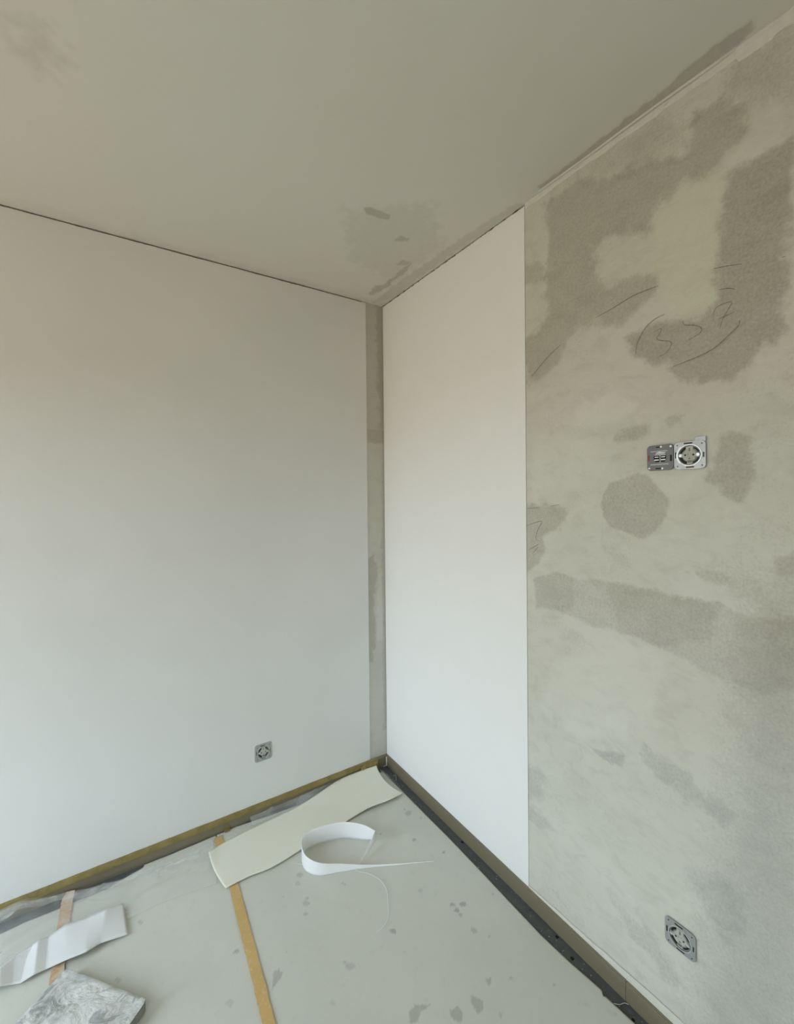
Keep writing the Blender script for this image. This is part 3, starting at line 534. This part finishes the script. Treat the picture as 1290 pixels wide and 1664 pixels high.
o = cover('floor_covering', -2.6, -1.477, .0043, False, 9); tag(o, 'leftmost pale floor protection sheet under the creased white paper strip', 'floor sheet', 'floor protection sheets')

# orange joint tapes, following the covering
def tape(name, pts, w, mat, z=.0085, n=60, parent=None, rag=.0012, seed=1):
    P = catmull([(x, y, 0) for x, y in pts], 14); r_ = random.Random(seed); secs = []
    for i, p in enumerate(P):
        t = (P[min(i+1, len(P)-1)]-P[max(i-1, 0)]).normalized(); s = Vector((0, 0, 1)).cross(t); a = w/2+r_.uniform(-rag, rag); b = w/2+r_.uniform(-rag, rag)
        zz = z+.0004*math.sin(i*.9)
        L_, R_ = p-s*a, p+s*b
        secs.append([(L_.x, L_.y, zz-.0022), (L_.x, L_.y, zz), (p.x, p.y, zz+.0003), (R_.x, R_.y, zz), (R_.x, R_.y, zz-.0022)])
    bm = bmesh.new(); loft(bm, secs); return bm_obj(name, bm, mat, parent, False)
o = tape('floor_tape', [(-.928, -.036), (-.926, -.14), (-.9235, -.32), (-.929, -.5), (-.935, -.7), (-.942, -.9), (-.942, -1.3), (-.932, -1.8), (-.930, -3.35)], .0335, M['orange'])
tag(o, 'long orange floor tape running toward the camera from under the large cream offcut', 'tape')
o = tape('floor_tape', [(-1.472, -.050), (-1.474, -.12), (-1.476, -.25), (-1.476, -.40), (-1.478, -.7), (-1.475, -2.0), (-1.475, -3.35)], .036, M['orange2'], seed=4)
tag(o, 'dusty orange floor tape crossing under the creased white paper strip at left', 'tape')
bm = bmesh.new(); loft(bm, [[(-1.492, -.052, .0085), (-1.456, -.058, .0085)], [(-1.488, -.035, .014), (-1.452, -.040, .012)], [(-1.476, -.018, .022), (-1.450, -.022, .020)]])
bm_obj('loose_end', bm, M['orange2'], o)

# ------------------------------------------------------------ ochre masking tape on the left skirting
secs = []
for i in range(220):
    x = -2.3+i*(2.225/219); r1 = .0012*fbm(np.array(x*40.), np.array(3.)).item(); low = .041+.003*fbm(np.array(x*7.), np.array(1.)).item()
    if x < -1.52: low -= min(.022, (-1.52-x)*.12)
    secs.append([(x, -.0032, HB+.0035+r1), (x, -.0065, HB+.0012), (x, -.0115, HB-.001), (x, -.0136, HB-.008), (x, -.0142, low+.008), (x, -.0150, low)])
bm = bmesh.new(); loft(bm, secs); o = bm_obj('masking_tape', bm, M['ochre'], None, False)
tag(o, 'ochre masking tape along the top of the left skirting board', 'tape')
# crumpled free end by the corner
bm = bmesh.new(); r_ = random.Random(8); secs = []
for i in range(9):
    x = -.185+i*.0135; zt = .056 + r_.uniform(-.006, .006); secs.append([(x+.004, -.015-r_.uniform(0, .004), zt), (x, -.022-r_.uniform(0, .012), zt-.014), (x+.006, -.020-r_.uniform(0, .018), zt-.026)])
loft(bm, secs); bm_obj('crumpled_end', bm, M['ochre'], o)
# small flag of tape on the gap
o = mesh_obj('tape_scrap', [(-.900, -.0165, .012), (-.870, -.0165, .011), (-.872, -.030, .0098), (-.895, -.031, .0096), (-.882, -.0170, .034), (-.878, -.0168, .030)], [(0, 1, 2, 3), (0, 4, 5, 1)], M['ochre'])
tag(o, 'small scrap of ochre tape in the gap above the large cream offcut', 'tape')

def smooth_line(Q, n):
    c_ = catmull(Q, 24); d = [0]
    for a_, b_ in zip(c_, c_[1:]): d.append(d[-1]+(b_-a_).length)
    s = np.linspace(0, d[-1], n); A_ = np.array([tuple(p) for p in c_]); return np.stack([np.interp(s, d, A_[:, k_]) for k_ in range(3)], -1)
# ------------------------------------------------------------ masking film
def film(name, top, bot, n=40, m=14, amp=.004, seed=0):
    T = np.array(top); B_ = np.array(bot); s = np.linspace(0, 1, n)
    f = lambda Q: np.stack([np.interp(s, np.linspace(0, 1, len(Q)), Q[:, k_]) for k_ in range(3)], -1)
    t, b = f(T), f(B_); v = np.linspace(0, 1, m)[None, :, None]; P = t[:, None]*(1-v)+b[:, None]*v
    w = amp*(.3+.5*fbm(P[..., 0]*7+seed, P[..., 1]*9, 2)+1.5*np.clip(.10-np.abs(fbm(P[..., 0]*5+P[..., 1]*6, P[..., 1]*16-P[..., 0]*6+seed, 2)), 0, 1)/.10)
    w = w*np.clip((.86-s)/.06, .08, 1)[:, None]; w = w*(1-.85*v[..., 0]**.7); P[..., 2] += np.clip(w, 0, .02); P[..., 1] -= np.abs(w)*.5*(P[..., 2] > .015)
    P[..., 2] = np.maximum(P[..., 2], .0095)
    return grid_obj(name, P[:, ::-1], M['film'])
o = film('masking_film', [(-2.3, -.018, .045), (-1.669, -.018, .052), (-1.622, -.0175, .058), (-1.566, -.018, .044), (-1.50, -.022, .030), (-1.41, -.04, .018), (-1.30, -.062, .016), (-1.219, -.050, .014), (-1.1, -.035, .012), (-.95, -.045, .012)],
         [(-2.3, -.30, .010), (-1.90, -.29, .010), (-1.625, -.2725, .010), (-1.55, -.26, .010), (-1.47, -.2524, .010), (-1.38, -.25, .010), (-1.294, -.2554, .010), (-1.18, -.249, .010), (-1.08, -.26, .010), (-.98, -.28, .010)], 220, 60, .006)
tag(o, 'clear plastic masking film crumpled over the floor sheets along the left skirting', 'plastic film')
# gathered, denser hem of the film hanging from the tape down to the covering
HT = smooth_line([(-2.3, -.020, .040), (-1.70, -.020, .048), (-1.622, -.0195, .056), (-1.566, -.021, .042), (-1.50, -.030, .032), (-1.41, -.046, .022), (-1.30, -.066, .018), (-1.219, -.060, .016), (-1.12, -.070, .014), (-1.02, -.085, .013)], 160)
HB_ = HT + np.array([.006, -.034, -.014])*(.7+.5*fbm(HT[:, 0]*12, HT[:, 0]*3+4))[:, None]; HB_[:, 2] = np.maximum(HB_[:, 2], .012)
v_ = np.linspace(0, 1, 7)[None, :, None]; PH = HT[:, None]*(1-v_)+HB_[:, None]*v_; PH[..., 2] += .003*np.sin(v_[..., 0]*math.pi)*(1+fbm(PH[..., 0]*30, PH[..., 1]*30))
grid_obj('gathered_hem', PH[:, ::-1], M['hem'], None, o)
o = film('masking_film', [(-.78, -.0175, .024), (-.6, -.0175, .026), (-.42, -.0175, .030), (-.22, -.018, .034)], [(-.78, -.06, .011), (-.6, -.055, .011), (-.4, -.055, .011), (-.2, -.06, .011)], 90, 14, .008, 4)
tag(o, 'narrow crumpled film edge between the large cream offcut and the left skirting', 'plastic film')
o = film('film_curl', [(-.098, -.05, .030), (-.085, -.10, .024), (-.078, -.18, .020), (-.071, -.25, .016)], [(-.070, -.048, .016), (-.060, -.10, .014), (-.058, -.18, .012), (-.066, -.26, .011)], 50, 8, .006, 2)
tag(o, 'curled strip of clear film at the far end of the large cream offcut', 'plastic film')

# ------------------------------------------------------------ paper offcuts
def paper(name, top, bot, mat, n=90, m=16, sag=0.0, thick=.0007, sharp=False, lift=0):
    if sharp:
        idx = np.linspace(0, len(top)-1, n); f = lambda Q: np.stack([np.interp(idx, range(len(Q)), np.array(Q)[:, k_]) for k_ in range(3)], -1); t, b = f(top), f(bot)
    else: t, b = smooth_line(top, n), smooth_line(bot, n)
    v = np.linspace(0, 1, m)[None, :, None]; P = t[:, None]*(1-v)+b[:, None]*v
    P[..., 2] -= sag*np.sin(np.linspace(0, math.pi, m))[None, :]*.01
    P[..., 2] = np.maximum(P[..., 2]+lift, .0095)
    o = grid_obj(name, P[:, ::-1], mat, smooth=not sharp); md = o.modifiers.new('thickness', 'SOLIDIFY'); md.thickness = thick; md.offset = 0
    return o
# the far end is cut concave: insert cross offsets
U = 120; V = 30
tt = smooth_line(SHEET_TOP, U); bb = smooth_line(SHEET_BOT, U)
v = np.linspace(0, 1, V)[None, :, None]; P = tt[:, None]*(1-v)+bb[:, None]*v
uu = np.linspace(0, 1, U)[:, None]; vv = np.linspace(0, 1, V)[None, :]
end = np.clip((uu-.85)/.15, 0, 1)**2*4*vv*(1-vv); P[..., 0] -= .022*end
st_ = np.clip((.12-uu)/.12, 0, 1)**2*4*vv*(1-vv); P[..., 0] -= .008*st_; P[..., 2] += .0
P[..., 2] += .0012*np.sin(uu*9)*(1-vv) - .006*np.sin(vv*math.pi)*(uu > .2)*np.clip((uu-.2)*3, 0, 1)
P[..., 2] = np.maximum(P[..., 2], .0135)
o = grid_obj('paper_offcut', P[:, ::-1], M['cream']); md = o.modifiers.new('thickness', 'SOLIDIFY'); md.thickness = .0008; md.offset = 0
tag(o, 'large cream wallpaper offcut lying along the left skirting into the corner', 'paper')
o = paper('paper_strip', STRIP_TOP, STRIP_BOT, M['offwhite'], 92, 12, sharp=True, lift=.008)
tag(o, 'creased white paper strip folded in pleats at the left edge of the floor', 'paper')

# looped strip standing on edge
TIPX, TIPY, ENDX, ENDY = -.361, -.468, -.464, -.507
LP = [((-.190, -.660), .000, .002), ((-.3197, -.5952), .0, .005), ((-.4357, -.5380), .0, .012), ((-.539, -.4957), .0, .034), ((-.6195, -.464), .0, .052), ((-.657, -.4201), .0, .062), ((-.6599, -.3737), .0, .070),
      ((-.6408, -.3321), .0, .074), ((-.5973, -.3149), .0, .075), ((-.5285, -.3239), .0, .075), ((-.4522, -.350), .0, .074), ((-.390, -.408), .006, .0738), ((TIPX, TIPY), .034, .0735)]
a = smooth_line([(x, y, z0+.0065) for (x, y), z0, z1 in LP], 120); b = smooth_line([(x, y, z1+.0065) for (x, y), z0, z1 in LP], 120)
v = np.linspace(0, 1, 8)[None, :, None]; P = a[:, None]*(1-v)+b[:, None]*v
root = empty('paper_loop', (-.5, -.43, .0065)); tag(root, 'white paper ribbon curled into a standing loop on the floor', 'paper')
def loc(P): P = P.copy(); P -= np.array([-.5, -.43, .0065]); return P
o = grid_obj('ribbon', loc(P), M['white'], None, root); md = o.modifiers.new('thickness', 'SOLIDIFY'); md.thickness = .0006; md.offset = 0
T = [((TIPX+(ENDX-TIPX)*q, TIPY+(ENDY-TIPY)*q), .034*(1-q)**1.3, .0735*(1-q)+.001) for q in (0, .25, .5, .75, 1)]
a = np.array([(x, y, z0+.0065) for (x, y), z0, z1 in T]); b = np.array([(x, y, z1+.0065) for (x, y), z0, z1 in T]); v = np.linspace(0, 1, 5)[None, :, None]; P = a[:, None]*(1-v)+b[:, None]*v
o = grid_obj('folded_end', loc(P), M['white'], None, root); md = o.modifiers.new('thickness', 'SOLIDIFY'); md.thickness = .0006; md.offset = 0
def thread(name, pts, r, label, mat):
    c_ = catmull(pts, 10); bm = bmesh.new(); rows = []
    for i, p in enumerate(c_):
        t = (c_[min(i+1, len(c_)-1)]-c_[max(i-1, 0)]).normalized(); s = Vector((0, 0, 1)).cross(t).normalized(); q = s.cross(t)
        rows.append([bm.verts.new(p+(s*math.cos(k_)+q*math.sin(k_))*r*(1 if i % 10 else 1.0)) for k_ in (0, 1.57, 3.14, 4.71)])
    for a_, b_ in zip(rows, rows[1:]):
        for i in range(4): j = (i+1) % 4; bm.faces.new((a_[i], a_[j], b_[j], b_[i]))
    return tag(bm_obj(name, bm, mat, None, True), label, 'paper')
thread('paper_sliver', [(-.50, -.500, .008), (-.48, -.5334, .009), (-.4499, -.566, .009), (-.4268, -.6133, .008), (-.4289, -.6618, .008), (-.4544, -.7102, .0075), (-.482, -.753, .0075), (-.5157, -.7731, .007), (-.5428, -.7758, .007)], .0008, 'thin curved sliver trimmed from paper on the floor in front of the white loop', M['white'])
thread('paper_sliver', [(-.70, -.345, .008), (-.675, -.365, .009), (-.655, -.385, .008)], .0008, 'short straight sliver of paper just left of the white loop', M['cream'])

# ------------------------------------------------------------ crusted board, bottom left
C1 = Vector((-1.4492, -.3618)); C2 = Vector((-1.2350, -.5990))
e1 = (C2-C1).normalized(); e2 = Vector((e1.y, -e1.x)); e2 = e2 if e2.y < 0 else -e2
Lx = (C2-C1).length; Ly = .36
root = empty('plaster_board', (C1.x, C1.y, .0088), (0, 0, math.atan2(e1.y, e1.x))); tag(root, 'grey board crusted with plaster at the bottom left of the floor', 'board')
sgn = -1
def rounded(x0, x1, y0, y1, r, n=5):
    pts = []
    for cx, cy, a0 in ((x1-r, y1-r, 0), (x0+r, y1-r, 90), (x0+r, y0+r, 180), (x1-r, y0+r, 270)):
        for i in range(n+1): a_ = math.radians(a0+90*i/n); pts.append((cx+r*math.cos(a_), cy+r*math.sin(a_)))
    return pts
bm = bmesh.new(); R_ = rounded(0, Lx, -Ly, 0, .014); lo = [bm.verts.new((x, y, 0)) for x, y in R_]; hi = [bm.verts.new((x, y, .026)) for x, y in R_]
for i in range(len(R_)): j = (i+1) % len(R_); bm.faces.new((lo[i], lo[j], hi[j], hi[i]))
bm.faces.new(hi); bm.faces.new(lo[::-1]); bm_obj('board', bm, M['edge'], root)
# crust: uneven slab of dried plaster on top
X = np.linspace(.001, Lx-.001, 90); Y = np.linspace(-Ly+.001, -.001, 120); XX, YY = np.meshgrid(X, Y, indexing='ij')
# round the grid's corners with the board's
rr = .013
for sx_, cx in ((1, Lx-.001-rr), (-1, .001+rr)):
    for sy_, cy in ((1, -.001-rr), (-1, -Ly+.001+rr)):
        dx = (XX-cx)*sx_; dy = (YY-cy)*sy_; m_ = (dx > 0) & (dy > 0); d_ = np.hypot(dx, dy); mx = np.maximum(dx, dy)
        k_ = np.where(m_ & (d_ > 1e-9), mx/np.maximum(d_, 1e-9), 1); XX = np.where(m_, cx+sx_*dx*k_, XX); YY = np.where(m_, cy+sy_*dy*k_, YY)
edge_d = np.minimum(np.minimum(XX, Lx-XX), np.minimum(-YY, Ly+YY))
ZZ = .0265+(.0045+.005*np.clip(fbm(XX*16+3, YY*16), -.6, 1)+.002*fbm(XX*60, YY*60))*np.clip(edge_d/.012, 0, 1)**.5
o = grid_obj('plaster_crust', np.stack([XX, YY, np.maximum(ZZ, .0262)], -1), M['crust'], None, root)

# ------------------------------------------------------------ electrical inserts
def plate_ring(bm, w, h, rc, hole, z0, z1, n=48):
    # rounded rectangle with a round hole, extruded z0..z1 (local z = off the wall)
    O, I = [], []
    for i in range(n):
        a_ = 2*math.pi*i/n; cx, cy = math.cos(a_), math.sin(a_); s = min((w/2)/abs(cx) if abs(cx) > 1e-6 else 9, (h/2)/abs(cy) if abs(cy) > 1e-6 else 9)
        x, y = cx*s, cy*s; ax, ay = w/2-rc, h/2-rc
        if abs(x) > ax and abs(y) > ay:
            dx, dy = abs(x)-ax, abs(y)-ay; d_ = math.hypot(dx, dy); x = math.copysign(ax+dx/d_*rc, x); y = math.copysign(ay+dy/d_*rc, y)
        O.append((x, y)); I.append((cx*hole, cy*hole))
    L = [[bm.verts.new((x, y, z)) for x, y in Q] for Q, z in ((O, z0), (O, z1-.0006), ([(x*.985, y*.985) for x, y in O], z1), (I, z1), (I, z0))]
    for a_, b_ in zip(L, L[1:]):
        for i in range(n): j = (i+1) % n; bm.faces.new((a_[i], a_[j], b_[j], b_[i]))
def disc(bm, cx, cy, r, z0, z1, n=24, r1=None):
    r1 = r if r1 is None else r1
    lo = [bm.verts.new((cx+r*math.cos(6.2832*i/n), cy+r*math.sin(6.2832*i/n), z0)) for i in range(n)]
    hi = [bm.verts.new((cx+r1*math.cos(6.2832*i/n), cy+r1*math.sin(6.2832*i/n), z1)) for i in range(n)]
    for i in range(n): j = (i+1) % n; bm.faces.new((lo[i], lo[j], hi[j], hi[i]))
    bm.faces.new(hi); bm.faces.new(lo[::-1])
def arc(bm, r, w, a0, a1, z0, z1, n=10, cx=0, cy=0):
    secs = []
    for i in range(n+1):
        a_ = math.radians(a0+(a1-a0)*i/n); c_, s_ = math.cos(a_), math.sin(a_)
        secs.append([(cx+(r+d)*c_, cy+(r+d)*s_, z) for d, z in ((-w/2, z0), (-w/2, z1), (w/2, z1), (w/2, z0))])
    loft(bm, secs); bm.faces.new([bm.verts[-4+i] if False else v_ for i, v_ in enumerate(list(bm.verts)[-4:])])
def socket_insert(root, plate_mat, ox=0, tilt=0, size=.071, hole=.0265):
    par = root
    def put(o): o.location.x = ox; return o
    bm = bmesh.new(); plate_ring(bm, size, size, .010, hole, .0002, .0028); put(bm_obj('mounting_plate', bm, plate_mat, par))
    bm = bmesh.new(); arc(bm, hole+.0012, .0022, 0, 360, .0024, .0044, 40); put(bm_obj('rim', bm, M['bright'], par))
    bm = bmesh.new(); disc(bm, 0, 0, hole-.0006, .0003, .0012, 40); ins = put(bm_obj('socket_insert', bm, M['recess'], par))
    # raised bridge with the earth clips and screw towers
    bm = bmesh.new(); disc(bm, 0, 0, .0165, .0012, .0026, 30, .0160); add_box(bm, (-.0215, -.0050, .0012), (.0215, .0050, .0040), .0008); add_box(bm, (-.0055, -.0240, .0012), (.0055, -.006, .0034), .0006); add_box(bm, (-.0085, .006, .0012), (.0085, .0235, .0032), .0006)
    bm_obj('bridge', bm, M['insert'], ins)
    for sx_ in (-1, 1):
        bm = bmesh.new(); disc(bm, sx_*.0205, 0, .0046, .0012, .0060, 16, .0040); bm_obj('screw', bm, M['bright'], ins)
        bm = bmesh.new(); disc(bm, sx_*.0095, .0005, .0024, .0040, .0043, 14); bm_obj('pin_hole', bm, M['black'], ins)
    bm = bmesh.new(); disc(bm, 0, -.0088, .0021, .0034, .0037, 14); add_box(bm, (-.0045, -.0200, .0034), (.0045, -.0135, .0037)); add_box(bm, (-.0018, .0105, .0032), (.0018, .0195, .0035)); disc(bm, -.0035, .0022, .0011, .0040, .0043, 8); disc(bm, .0130, -.0060, .0012, .0026, .0029, 8); bm_obj('recess', bm, M['zinc'], ins)
    bm = bmesh.new(); arc(bm, .0215, .0050, 112, 166, .0012, .0016); arc(bm, .0215, .0060, 194, 250, .0012, .0016); arc(bm, .0215, .0040, 292, 340, .0012, .0016); arc(bm, .0215, .0034, 20, 62, .0012, .0016); bm_obj('shadow_gap', bm, M['black'], ins)
    for (x, y, w_, h_) in ((-.003, .0318, .020, .0036), (.001, -.0318, .019, .0034), (-.0322, .002, .0036, .016), (.0322, -.001, .0030, .013)):
        bm = bmesh.new(); add_box(bm, (x-w_/2, y-h_/2, .0026), (x+w_/2, y+h_/2, .0030), 0); put(bm_obj('fixing_slot', bm, M['black'], par))
    for x, y in ((-.0285, .0285), (.0285, .0285), (-.0285, -.0285), (.0285, -.0285)):
        bm = bmesh.new(); disc(bm, x, y, .0017, .0026, .0030, 12); put(bm_obj('corner_hole', bm, M['black'], par))
def wall_empty(name, side, a, z, roll_=0):
    # local x runs rightwards along the wall, local y up, local z into the room
    if side == 'right': m_ = Matrix(((0, 0, -1), (-1, 0, 0), (0, 1, 0)))
    else: m_ = Matrix(((1, 0, 0), (0, 0, -1), (0, 1, 0)))
    o = empty(name, (-.0032, a, z) if side == 'right' else (a, -.0032, z)); o.rotation_euler = (m_ @ Matrix.Rotation(roll_, 3, 'Z')).to_euler(); return o
def plaster_rim(root, w, h, ox=0, parent=None):
    bm = bmesh.new(); plate_ring(bm, w+.006, h+.006, .012, min(w, h)*.45, -.003, .0006, 64); o = bm_obj('mounting_rim', bm, M['lining'] if parent == 'l' else M['filler'], root); o.location.x = ox; return o

s1 = wall_empty('socket_outlet', 'left', -.7093, .303); tag(s1, 'uncovered socket outlet low on the white left wall', 'socket')
socket_insert(s1, M['steel_dull'], size=.082, hole=.0285); plaster_rim(s1, .082, .082, 0, 'l')
s2 = wall_empty('socket_outlet', 'right', -1.492, .3145); tag(s2, 'uncovered socket outlet low on the raw plaster right wall', 'socket')
socket_insert(s2, M['steel'], size=.074)
s3 = wall_empty('socket_outlet', 'right', -1.518, 1.632, math.radians(.5)); tag(s3, 'uncovered bright steel socket outlet in the upper pair on the right wall', 'socket')
socket_insert(s3, M['steel'], size=.074)
bm = bmesh.new(); add_box(bm, (.012, .034, .0003), (.037, .046, .0022), .0008); bm_obj('fixing_tab', bm, M['steel'], s3)
bm = bmesh.new(); add_box(bm, (-.008, -.0315, .0030), (.009, -.0295, .0034)); bm_obj('red_wire', bm, M['red'], s3)
bm = bmesh.new(); arc(bm, .030, .0022, 130, 225, .0028, .0040); bm_obj('spring_clip', bm, M['bright'], s3)
s4 = wall_empty('data_outlet', 'right', -1.446, 1.631, math.radians(.5)); tag(s4, 'uncovered dark grey network outlet beside the steel socket on the right wall', 'data outlet')
bm = bmesh.new(); plate_ring(bm, .068, .071, .010, .0165, .0002, .0030); bm_obj('mounting_plate', bm, M['zinc'], s4)
bm = bmesh.new(); add_box(bm, (-.0165, -.014, .0004), (.0165, .0165, .0024), .0006); add_box(bm, (-.025, -.0205, .0026), (.022, -.0165, .0034), .0006); add_box(bm, (-.024, .0165, .0026), (.020, .0195, .0034), .0006); ins = bm_obj('jack_housing', bm, M['steel_dull'], s4)
for dx in (-.0085, .0085):
    bm = bmesh.new(); add_box(bm, (dx-.0072, -.0125, .0022), (dx+.0072, .0062, .0028)); jk = bm_obj('data_jack', bm, M['black'], ins)
    bm = bmesh.new(); add_box(bm, (dx-.0062, -.0075, .0028), (dx+.0062, -.0045, .0046), .0004); add_box(bm, (dx-.0050, .0005, .0028), (dx+.0050, .0030, .0040), .0004); bm_obj('jack_shutter', bm, M['bright'], ins)
bm = bmesh.new(); add_box(bm, (-.0095, .0125, .0024), (.0145, .0148, .0034), .0004); disc(bm, -.001, .0155, .0026, .0024, .0032, 12); bm_obj('latch', bm, M['bright'], ins)
for (x, y, w_, h_) in ((-.003, .0295, .014, .0032), (-.004, -.0300, .015, .0032), (.0278, -.003, .0050, .017)):
    bm = bmesh.new(); add_box(bm, (x-w_/2, y-h_/2, .0028), (x+w_/2, y+h_/2, .0032)); bm_obj('fixing_slot', bm, M['black'], s4)
bm = bmesh.new(); add_box(bm, (-.0315, -.007, .0028), (-.0270, .009, .0032)); bm_obj('red_mark', bm, M['red'], s4)
for x, y in ((.003, .0300), (.006, -.0305), (-.028, -.0285), (.0275, .0290)):
    bm = bmesh.new(); disc(bm, x, y, .0032, .0028, .0040, 14, .0026); bm_obj('screw', bm, M['bright'], s4)

# ------------------------------------------------------------ crumbs in the gap
r_ = random.Random(21); bm = bmesh.new()
for i in range(60):
    y = -r_.random()**.9*1.7-.02; x = -r_.uniform(.014, .055); s = r_.uniform(.0004, .0012)
    if r_.random() < .25: s *= 1.6
    m_ = Matrix.Translation((x, y, s*.5)) @ Euler((r_.random()*3, r_.random()*3, r_.random()*3)).to_matrix().to_4x4() @ Matrix.Diagonal((s*1.6, s*1.2, s*.7, 1))
    bmesh.ops.create_icosphere(bm, subdivisions=1, radius=1, matrix=m_)
o = bm_obj('plaster_crumbs', bm, M['filler']); tag(o, 'plaster crumbs scattered in the dark gap beside the right skirting', 'debris', kind='stuff')
for y, x, s in ((-.643, -.020, .006), (-1.12, -.022, .006), (-1.19, -.040, .006), (-1.385, -.040, .0045)):
    bm = bmesh.new(); disc(bm, 0, 0, s, 0, .0006, 10); o = bm_obj('drill_hole', bm, M['black'], floor); o.location = (x, y, .0002); o.rotation_euler.z = y*9
# thin curls of torn film by the gap
o = thread('film_shred', [(-.030, -.108, .002), (-.024, -.120, .008), (-.030, -.135, .006), (-.040, -.150, .002)], .0009, 'pale curled shred in the gap near the corner', M['filler']); o['category'] = 'debris'
o = thread('film_shred', [(-.052, -1.335, .006), (-.040, -1.345, .005), (-.022, -1.350, .003), (-.018, -1.36, .006)], .0009, 'pale stringy shred across the gap at the near end', M['filler']); o['category'] = 'debris'
